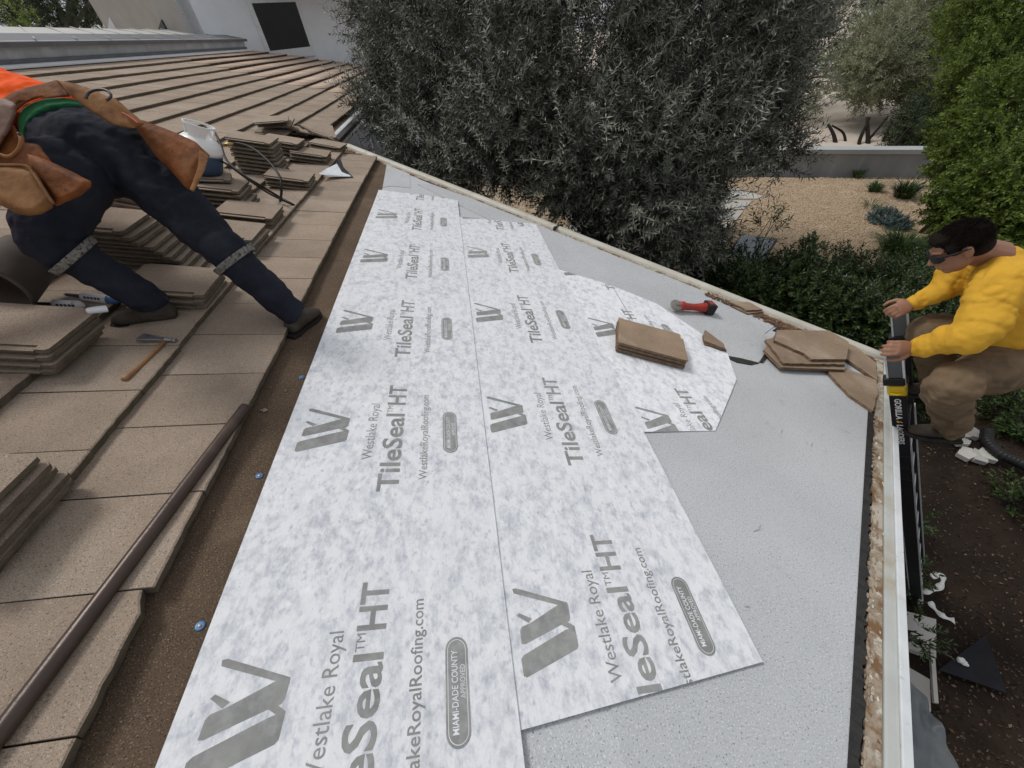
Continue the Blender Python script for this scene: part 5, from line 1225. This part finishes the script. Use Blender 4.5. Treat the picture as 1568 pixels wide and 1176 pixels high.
c = GZ(1395, 440, -2.5); shrub('glossy_shrub', 'lower dark shrub between the hedge row and the yellow shirt', [(c, (.55, .6, .45), 700)], SH_T, 1.0, SHRUB, seed=20, group='dark shrubs below the far gutter')
# tall spray
c = GZ(1228, 395, -1.5); c3_ = GZ(1222, 430, -1.75); shrub('tall_spray', 'upright leafy spray rising above the dark hedge before the gravel', [(c, (.10, .10, .30), 75), (c3_, (.2, .2, .25), 90)], SH_T, .95, SHRUB, seed=30)
c = GZ(1175, 345, -1.3); shrub('hanging_twig', 'small twig of dark leaves above the fire table', [(c, (.16, .16, .26), 26)], OL_T2, 1.1, SHRUB, 'twig', seed=31, trunk=True)
# undergrowth behind and below the man
for i, ((x, y, z), r_, n, lb) in enumerate((((1500, 470, -2.9), (.8, .8, .45), 700, 'dark undergrowth behind the yellow shirt'), ((1560, 630, -3.0), (.35, .4, .25), 260, 'dark undergrowth right of the brown trousers'), ((1562, 770, -3.1), (.12, .4, .12), 70, 'dark low plant at the right edge over the soil'), ((1400, 585, -2.7), (.35, .35, .4), 350, 'dark plant seen between the ladder and the far knee'))):
    c = GZ(x, y, z); shrub('undergrowth', lb, [(c, r_, n)], SH_T, .9, SHRUB, 'plant', seed=40+i)
for i, (x, y, z, n, lb) in enumerate(((1392, 795, -2.9, 26, 'small dark seedling nearest the ladder'), (1388, 870, -2.9, 22, 'small dark seedling beside the paver edge'), (1402, 970, -2.95, 20, 'small dark seedling on the grey paver'))):
    c = GZ(x, y, z); shrub('seedling', lb, [(c, (.10, .12, .10), n)], SH_T, .8, SHRUB, 'plant', seed=50+i)

# ------------------------------------------------------------------ tall bright hedge at the right
HT = [sprig(8, .16, .056, .027, s_, sweep_=.7, curve=.2, cluster=True) for s_ in (21, 22, 23)]
hb_l = [((1626, 40, 7.6), 1.45, 1900), ((1586, 190, 7.0), 1.15, 1900), ((1561, 300, 6.6), .92, 1500), ((1526, 30, 8.2), .85, 900), ((1516, 110, 7.8), .68, 700), ((1491, 240, 7.3), .55, 600), ((1481, 310, 7.0), .48, 500), ((1686, 250, 6.8), 1.2, 900), ((1586, 385, 6.2), .7, 900), ((1506, 375, 6.8), .45, 450), ((1566, -90, 8.0), 1.2, 500), ((1461, 200, 7.8), .32, 240), ((1491, 10, 8.8), .55, 380)]
hedge_ = shrub('green_hedge', 'tall bright green leafy tree filling the right edge behind the man', [(PX(*p), r_, int(n*1.35)) for p, r_, n in hb_l], HT, 1.15, HEDGE, 'tree', updir=.3, shell=.35, seed=60, trunk=False)
mb = MB(); c_ = hedge_.matrix_world.translation
for i, (p, r_, n) in enumerate(hb_l): limb(mb, (random.uniform(.3, .9), random.uniform(-.3, .6), 0), PX(*p)-c_+Vector((.25*r_, .15*r_, 0)), .05, .015, 300+i, .15, 7, 6)
mb.build('stems', BARK, hedge_, smooth=True)

# ------------------------------------------------------------------ olives beyond the garden wall
OLB = [sprig(8, .42, .16, .034, s_, curve=cv) for s_, cv in ((31, .3), (32, -.2))]
def bgtree(label, px_balls, foot, material, temps, seed, stems, size=1.0, name='background_tree'):
    base = GZ(*foot); root = empty(name, label, 'tree', Matrix.Translation(base)); rg = np.random.default_rng(seed)
    its = ellipsoid_sprigs([(tuple(PX(*p)-base), r_, n) for p, r_, n in px_balls], temps, size, rg, updir=.6, shell=.35, lumps=.3)
    multi('crown', its, material, root, kind='stuff'); mb = MB()
    for i, (a, b, c_, r0) in enumerate(stems):
        pts = [PX(*a)-base, PX(*b)-base, PX(*c_)-base]; mb.tube(spline(pts, 6), [r0+(r0*.5-r0)*k/12 for k in range(13)], 8)
    mb.build('trunk', BARKD, root, smooth=True); return root
bgtree('grey green olive with bare multiple stems beyond the garden wall', [((1382, 82, 16.5), 1.9, 1700), ((1335, 112, 16), 1.1, 900), ((1400, 45, 17), 1.5, 800), ((1325, 75, 17), 1.0, 450), ((1430, 130, 16), 1.1, 700)], (1330, 232, ZG), OLIVEB, OLB, 71,
       [((1313, 233, 15.5), (1318, 212, 15.5), (1332, 180, 15.5), .07), ((1328, 233, 15.5), (1329, 212, 15.5), (1328, 180, 15.5), .10), ((1316, 232, 15.5), (1315, 215, 15.5), (1326, 190, 15.5), .05), ((1344, 233, 15.5), (1354, 212, 15.5), (1366, 185, 15.5), .07), ((1362, 233, 15.5), (1375, 208, 15.5), (1392, 180, 15.5), .07), ((1328, 216, 15.5), (1342, 200, 15.5), (1360, 178, 15.5), .06)])
bgtree('dark leaning tree between the bare stemmed olive and the bright hedge', [((1420, 205, 14.5), 1.0, 700), ((1408, 222, 14.5), .42, 300), ((1425, 170, 15), .8, 300)], (1405, 232, ZG), PINE, OLB, 72, [((1360, 233, 14.2), (1378, 212, 14.2), (1400, 185, 14.2), .05)])
bgtree('thin crowned tree half hidden behind the big olive', [((1255, 60, 19), 2.0, 500), ((1240, 130, 18), 1.2, 260), ((1225, 10, 20), 1.9, 400)], (1275, 233, ZG), OLIVEB, OLB, 73,
       [((1281, 233, 16), (1277, 208, 16), (1268, 190, 16), .09), ((1295, 233, 16), (1292, 205, 16), (1274, 192, 16), .06)])
bgtree('distant bushy tree at the top edge beyond the street', [((1440, 0, 26), 3.0, 600), ((1380, -20, 28), 2.6, 350), ((1300, -25, 30), 3, 350)], (1400, 40, ZG), PINE, OLB, 74, [((1400, 40, 26), (1405, 20, 26), (1410, 0, 26), .2)], size=1.7)

# pines seen over the low roof, upper left
PT = [sprig(10, .9, .42, .075, s_, curve=.2, cluster=True) for s_ in (41, 42)]
for j, (lb, bl, st_) in enumerate((
    ('dark spreading conifer behind the low metal roof, leftmost', [((10, 8, 34), 2.6, 260), ((40, 20, 34), 1.6, 130), ((-30, 25, 34), 2.4, 200), ((32, -15, 34), 2.0, 160)], [((30, 60, 34), (24, 30, 34), (20, -10, 34), .35), ((28, 40, 34), (45, 15, 34), (60, -10, 34), .15)]),
    ('dark conifer with forked trunks behind the low metal roof', [((68, 30, 33), 1.4, 110), ((98, 8, 33), 2.0, 200), ((75, -8, 33), 2.0, 170), ((118, 22, 33), 1.0, 60)], [((108, 60, 33), (98, 30, 33), (78, -12, 33), .30), ((106, 55, 33), (108, 25, 33), (106, -12, 33), .38), ((110, 50, 33), (124, 25, 33), (140, 0, 33), .20)]),
    ('airy conifer beside the white eave boards', [((146, 2, 35), 1.5, 90), ((152, 20, 35), .8, 28), ((130, -12, 35), 1.6, 90)], [((128, 60, 35), (134, 30, 35), (150, -5, 35), .22), ((132, 38, 35), (148, 30, 35), (164, 22, 35), .09)]))):
    base = PX(*st_[0][0]); root = empty('conifer', lb, 'tree', Matrix.Translation((base.x, base.y, ZG)), 'conifers behind the low metal roof'); b0 = Vector((base.x, base.y, ZG)); rg = np.random.default_rng(80+j)
    multi('crown', ellipsoid_sprigs([(tuple(PX(*p)-b0), r_, n) for p, r_, n in bl], PT, .8, rg, updir=.2, shell=.2, lumps=.4), PINE, root, kind='stuff'); mb = MB()
    mb.tube([Vector((0, 0, 0)), base-b0], [.45, .4], 9)
    for a, b, c_, r0 in st_: mb.tube(spline([PX(*a)-b0, PX(*b)-b0, PX(*c_)-b0], 6), [r0*(1-.6*k/12) for k in range(13)], 8)
    mb.build('trunk', BARK, root, smooth=True)
bgtree('small bright green tree peeping over the low roof', [((35, 30, 30), .9, 60)], (35, 330, ZG), HEDGE, OLB, 90, [((35, 60, 30), (35, 50, 30), (35, 40, 30), .1)], size=1.6)

# ------------------------------------------------------------------ garden wall and plants in the gravel
gw = empty('garden_wall', 'low grey board marked concrete wall with a pale cap behind the gravel', 'wall', Matrix.Translation(WA2))
ang_w = math.atan2(wd.y, wd.x); LW = (WB2-WA2).length
topz = None
for zt in np.arange(.3, 2.5, .01):
    if pix(Vector((WA.x, WA.y, ZG+zt)))[1] < 229: topz = zt; break
RW = Matrix.Rotation(ang_w, 4, 'Z')
MB().box((LW/2, .2, (topz-.12)/2), (LW, .36, topz-.12)).build('wall_face', GARDENW, gw, M=RW)
MB().box((LW/2, .2, topz-.06), (LW, .46, .12)).build('cap', CAPW, gw, M=RW)
def tuft(label, x, y, r_, h_, n, material, name='grass_tuft', w=.012, group=None, spread=1.0):
    base = GZ(x, y, ZG+.06); root = empty(name, label, 'plant', Matrix.Translation(base), group); r = random.Random(x*7+y); mb = MB()
    for i in range(n):
        a = r.uniform(0, 6.28); q = r.random()**.6*r_*.45; p = Vector((math.cos(a)*q, math.sin(a)*q, 0)); L = h_*r.uniform(.6, 1.15); out_ = Vector((math.cos(a+r.uniform(-.6, .6)), math.sin(a+r.uniform(-.6, .6)), 0))*r_*spread*r.uniform(.3, 1.0)
        s_ = Vector((-math.sin(a), math.cos(a), 0))*w*r.uniform(.7, 1.3); m_ = p+out_*.4+Vector((0, 0, L*.7)); e_ = p+out_+Vector((0, 0, L*.85)); k = len(mb.v)
        mb.v += [tuple(p-s_*.5), tuple(p+s_*.5), tuple(m_+s_*.5), tuple(m_-s_*.5), tuple(e_)]; mb.f += [(k, k+1, k+2, k+3), (k+3, k+2, k+4)]
    o = mb.build('blades', material, root); tagp(o, kind='stuff'); return root
tuft('small spiky plant at the foot of the garden wall', 1312, 272, .26, .26, 60, GRASSM, w=.03)
tuft('small green tuft second from the garden wall', 1338, 293, .30, .26, 110, GRASSM, w=.025)
tuft('dark green rosette plant left of the bright hedge', 1382, 302, .46, .42, 240, SHRUB, w=.03)
tuft('thin arching tuft above the blue plant', 1335, 318, .42, .22, 60, GRASSM, w=.012)
tuft('big dense green grass clump left of the man head', 1372, 392, .60, .48, 900, GRASSM, w=.012)
tuft('looser grass clump right of the dense one', 1412, 398, .5, .42, 420, GRASSM, w=.012)
tuft('low grassy clump in front of the man face', 1408, 425, .35, .25, 220, GRASSM, w=.012)
tuft('grassy ground plant beside the concrete rubble', 1556, 668, .22, .18, 90, GRASSM, w=.02)
BL = [sprig(9, .10, .034, .016, s_, sweep_=.5, cluster=True) for s_ in (51, 52)]
b1, b2 = GZ(1352, 335, ZG+.12), GZ(1372, 345, ZG+.12)
shrub('blue_plant', 'mound of blue grey succulent foliage on the gravel', [(b1, (.30, .30, .20), 420), (b2, (.24, .24, .18), 300)], BL, 1.1, BLUEG, 'plant', seed=61, trunk=False)
b1 = GZ(1400, 440, ZG+.12); shrub('blue_plant', 'blue grey succulent mound hidden behind the hedge row', [(b1, (.3, .3, .2), 260)], BL, 1.1, BLUEG, 'plant', seed=62, trunk=False)
# fire table
zt = ZG+.50; q = [GZ(*p, zt) for p in ((1110, 394), (1135, 357), (1192, 364), (1168, 404))]; cq = sum(q, Vector())/4
ft = empty('fire_table', 'square low table with a slate top half hidden by dark leaves', 'table', Matrix.Translation((cq.x, cq.y, ZG)))
def quadprism(q, z0, z1, sc, name, material):
    c = sum(q, Vector())/4; p = [((v.x-c.x)*sc, (v.y-c.y)*sc) for v in q]
    A2 = sum(p[i][0]*p[(i+1) % 4][1]-p[(i+1) % 4][0]*p[i][1] for i in range(4)); p = p if A2 > 0 else p[::-1]
    return MB().prism(p, z0, z1).build(name, material, ft, bevel=.006)
quadprism(q, 0, .42, .86, 'base', FPWOOD); quadprism(q, .42, .475, 1.0, 'table_frame', FPWOOD); quadprism(q, .476, .50, .90, 'table_top', FPTOP)
# paving slabs
def slab_px(pts, z, name, material, label, cat='paving slab', group='pale paving slabs by the gravel', kind=None):
    q = [GZ(*p, z) for p in pts]; c = sum(q, Vector())/len(q); p = [(v.x-c.x, v.y-c.y) for v in q]
    A2 = sum(p[i][0]*p[(i+1) % len(p)][1]-p[(i+1) % len(p)][0]*p[i][1] for i in range(len(p))); p = p if A2 > 0 else p[::-1]
    o = MB().prism(p, -.08, 0).build(name, material, bevel=.004); o.location = c
    if kind: tagp(o, label, kind=kind)
    else: tagp(o, label, cat, group)
    return o
for i, (pts, lb) in enumerate((([(1060, 288), (1120, 286), (1168, 300), (1160, 304), (1060, 304)], 'farthest pale slab beside the gravel'), ([(1060, 306), (1152, 307), (1139, 320), (1060, 320)], 'second pale slab beside the gravel'), ([(1050, 322), (1139, 322), (1126, 338), (1050, 338)], 'third pale slab beside the gravel'), ([(1040, 340), (1118, 340), (1110, 358), (1040, 358)], 'fourth pale slab near the fire table'), ([(1030, 360), (1105, 360), (1095, 380), (1030, 380)], 'nearest pale slab left of the fire table'))):
    slab_px(pts, ZG+.09, 'paving_slab', CONC, lb)
slab_px([(862, 352), (905, 322), (985, 345), (960, 400), (900, 372)], ZG+.10, 'path', CONC, 'pale concrete path seen under the olive crown', kind='structure')
slab_px([(885, 352), (905, 338), (907, 340), (888, 354)], ZG+.13, 'path_joint', GWALL, 'dark edge strip across the path', cat='edging', group=None)
# far white things between the leaves
bxw = GZ(1350, 22, ZG); o = empty('distant_house', 'pale distant building glimpsed at the top edge over the trees', 'house', Matrix.Translation(bxw))
MB().box((0, 0, 1.2), (6, 4, 2.4)).build('wall', WHT, o); MB().prism([(-3.4, -2.4), (3.4, -2.4), (3.4, 2.4), (-3.4, 2.4)], 2.4, 2.6).build('roof', STUCCOD, o)
bxw = GZ(1283, 112, ZG); o = empty('parked_car', 'white parked car glimpsed through the leaves beyond the wall', 'car', Matrix.Translation(bxw) @ Matrix.Rotation(.4, 4, 'Z'))
MB().prism([(-2.1, -.85), (2.1, -.85), (2.2, 0), (2.1, .85), (-2.1, .85), (-2.2, 0)], .3, .85).build('body', WHT, o, bevel=.12)
MB().box((-.2, 0, 1.12), (2.3, 1.5, .54), taper=.75).build('cabin', GLASS, o, bevel=.08); MB().box((-.2, 0, 1.41), (1.7, 1.15, .05)).build('roof', WHT, o, bevel=.02)
for a in (-1.35, 1.35):
    for b in (-.85, .85): MB().lathe([(.33, -.1), (.33, .1)], 18, Matrix.Translation((a, b, .33)) @ Matrix.Rotation(rad(90), 4, 'X')).build('wheel', SOLE, o)

# ------------------------------------------------------------------ litter on the soil
def flat(name, pts, zoff, th_, material, label, cat, tilt=None, bend=0):
    q = [GZ(*p, ZG+zoff) for p in pts]; c = sum(q, Vector())/len(q); p = [(v.x-c.x, v.y-c.y) for v in q]
    A2 = sum(p[i][0]*p[(i+1) % len(p)][1]-p[(i+1) % len(p)][0]*p[i][1] for i in range(len(p))); p = p if A2 > 0 else p[::-1]
    o = MB().prism(p, 0, th_).build(name, material, bevel=.002); o.location = c; return tagp(o, label, cat)
flat('felt_scrap', [(1436, 1026), (1508, 972), (1541, 1062)], .10, .012, FELT, 'black triangular felt offcut on the soil', 'felt')
P = GZ(1477, 1015, ZG+.125); mb = MB(); [mb.ball((random.uniform(-.03, .03), random.uniform(-.03, .03), random.uniform(0, .015)), random.uniform(.014, .026), 8) for _ in range(8)]
o = remeshed(mb, 'paper_wad', RIBBON, None, .006, 1); o.location = P; tagp(o, 'crumpled white paper wad on the black felt triangle', 'litter')
def ribbon(name, pts, w, label, zoff=.09):
    q = spline([GZ(x, y, ZG+zoff+z) for x, y, z in pts], 5); vs = []; fs = []
    for i, p in enumerate(q):
        t = (q[min(i+1, len(q)-1)]-q[max(i-1, 0)]).normalized(); s_ = t.cross(Vector((0, .2*math.sin(i*.7), 1))).normalized()*w*(.7+.3*math.sin(i*.9)); vs += [p-s_, p+s_]
    for i in range(len(q)-1): fs.append((2*i, 2*i+1, 2*i+3, 2*i+2))
    o = MB().add(vs, fs).build(name, RIBBON, smooth=True); s_ = o.modifiers.new('thick', 'SOLIDIFY'); s_.thickness = .003; return tagp(o, label, 'litter')
ribbon('paper_strip', [(1412, 906, 0), (1428, 904, .01), (1441, 896, .02), (1444, 884, .04), (1436, 878, .05), (1427, 884, .06)], .032, 'curled white paper strip nearest the ladder foot')
ribbon('paper_strip', [(1424, 921, .02), (1432, 933, .0), (1446, 944, .02), (1462, 951, .01)], .034, 'straight twisted white paper strip below the curled one')
for i, (pts, lb) in enumerate((([(1386, 935), (1434, 948), (1434, 1008), (1390, 992)], 'grey paver at the foot of the wall, upper one'), ([(1386, 1018), (1424, 1040), (1426, 1090), (1388, 1080)], 'grey paver at the foot of the wall, lower one'))):
    slab_px(pts, ZG+.10, 'paving_slab', CONC, lb, group='grey pavers beside the house wall')
flat('edging_strip', [(1421, 990), (1428, 994), (1434, 1078), (1427, 1076)], .14, .03, CONC, 'narrow raised edging strip beside the pavers', 'edging')
flat('edging_strip', [(1404, 858), (1411, 856), (1412, 925), (1405, 925)], .14, .02, CONC, 'thin grey edging strip beside the ladder foot', 'edging')
mb = MB(); NXp, NYp = 16, 16; base = GZ(1400, 1060, ZG+.1)
c00, c10, c01, c11 = GZ(1384, 1040, ZG+.12), GZ(1415, 1070, ZG+.12), GZ(1388, 1230, ZG+.12), GZ(1500, 1240, ZG+.12)
for j in range(NYp+1):
    for i in range(NXp+1):
        a = c00.lerp(c10, i/NXp); b = c01.lerp(c11, i/NXp); p = a.lerp(b, j/NYp); mb.v.append(tuple(p+Vector((0, 0, .09*abs(mnoise.noise(p*5))+.05*mnoise.noise(p*11)))))
for j in range(NYp):
    for i in range(NXp): a = j*(NXp+1)+i; mb.f.append((a, a+1, a+NXp+2, a+NXp+1))
tagp(mb.build('plastic_sheet', PLASTIC, smooth=True), 'crumpled grey clear plastic sheet at the lower right below the gutter', 'plastic sheet')
# black corrugated pipe coil and rubble
hp = [GZ(x, y, ZG+.14) for x, y in ((1650, 760), (1600, 728), (1560, 708), (1530, 694), (1512, 676), (1512, 660))]
q = spline(hp, 10); tagp(MB().tube(q, [.062+.005*(i % 2) for i in range(len(q))], 16).build('drain_pipe', BLACK, smooth=False), 'black corrugated drain pipe curling at the right edge', 'pipe')
rr_ = random.Random(4)
for i in range(9):
    x = 1462+rr_.uniform(0, 52); y = 668+rr_.uniform(-12, 36); c = GZ(x, y, ZG+.07); n_ = 5; p = [(math.cos(a)*rr_.uniform(.07, .13), math.sin(a)*rr_.uniform(.07, .13)) for a in [k*6.283/n_ for k in range(n_)]]
    o = MB().prism(p, -.05, .02).build('concrete_rubble', CONC, bevel=.005); o.location = c; o.rotation_euler = (rr_.uniform(-.15, .15), rr_.uniform(-.15, .15), rr_.uniform(0, 6)); tagp(o, 'broken pale concrete piece behind the near brown boot', 'rubble', 'broken concrete pieces')
# leaf litter and chips on the soil
k = 1500; P = []
for i in range(k):
    a = GZ(rng.uniform(1390, 1600), rng.uniform(640, 1220), ZG+.075); P.append((a.x, a.y, a.z-.02))
P = np.array(P); P[:, 2] = [ZG+.012+.05*mnoise.noise(Vector((a*1.3, b*1.3, 0)))+.02*mnoise.noise(Vector((a*5, b*5, 3))) for a, b, c in P]
lv = np.array([(0, 0, 0), (.5, .25, .12), (1, 0, 0), (.5, -.25, .05)]); lf = np.array([(0, 1, 2), (0, 2, 3)])
D = rng.normal(size=(k, 3)); D[:, 2] = np.abs(D[:, 2])*.0+1.5
LIT = mat('dead_leaf', (.10, .068, .042), (.05, .032, .022), 3, rough=.9, island=.7)
multi('leaf_litter', [(lv-[.5, 0, 0], lf, rmats(P, D, rng.uniform(.012, .045, k)))], LIT, kind='stuff', label='dead leaves and chips scattered over the soil')
k = 45; P2 = P[:k]+[0, 0, .01]
LIT2 = mat('pale_chip', (.22, .17, .12), (.15, .115, .08), 3, rough=.9, island=.4)
multi('pale_chips', [(lv-[.5, 0, 0], lf, rmats(P2, D[:k], rng.uniform(.02, .05, k)))], LIT2, kind='stuff', label='pale chips scattered over the soil')
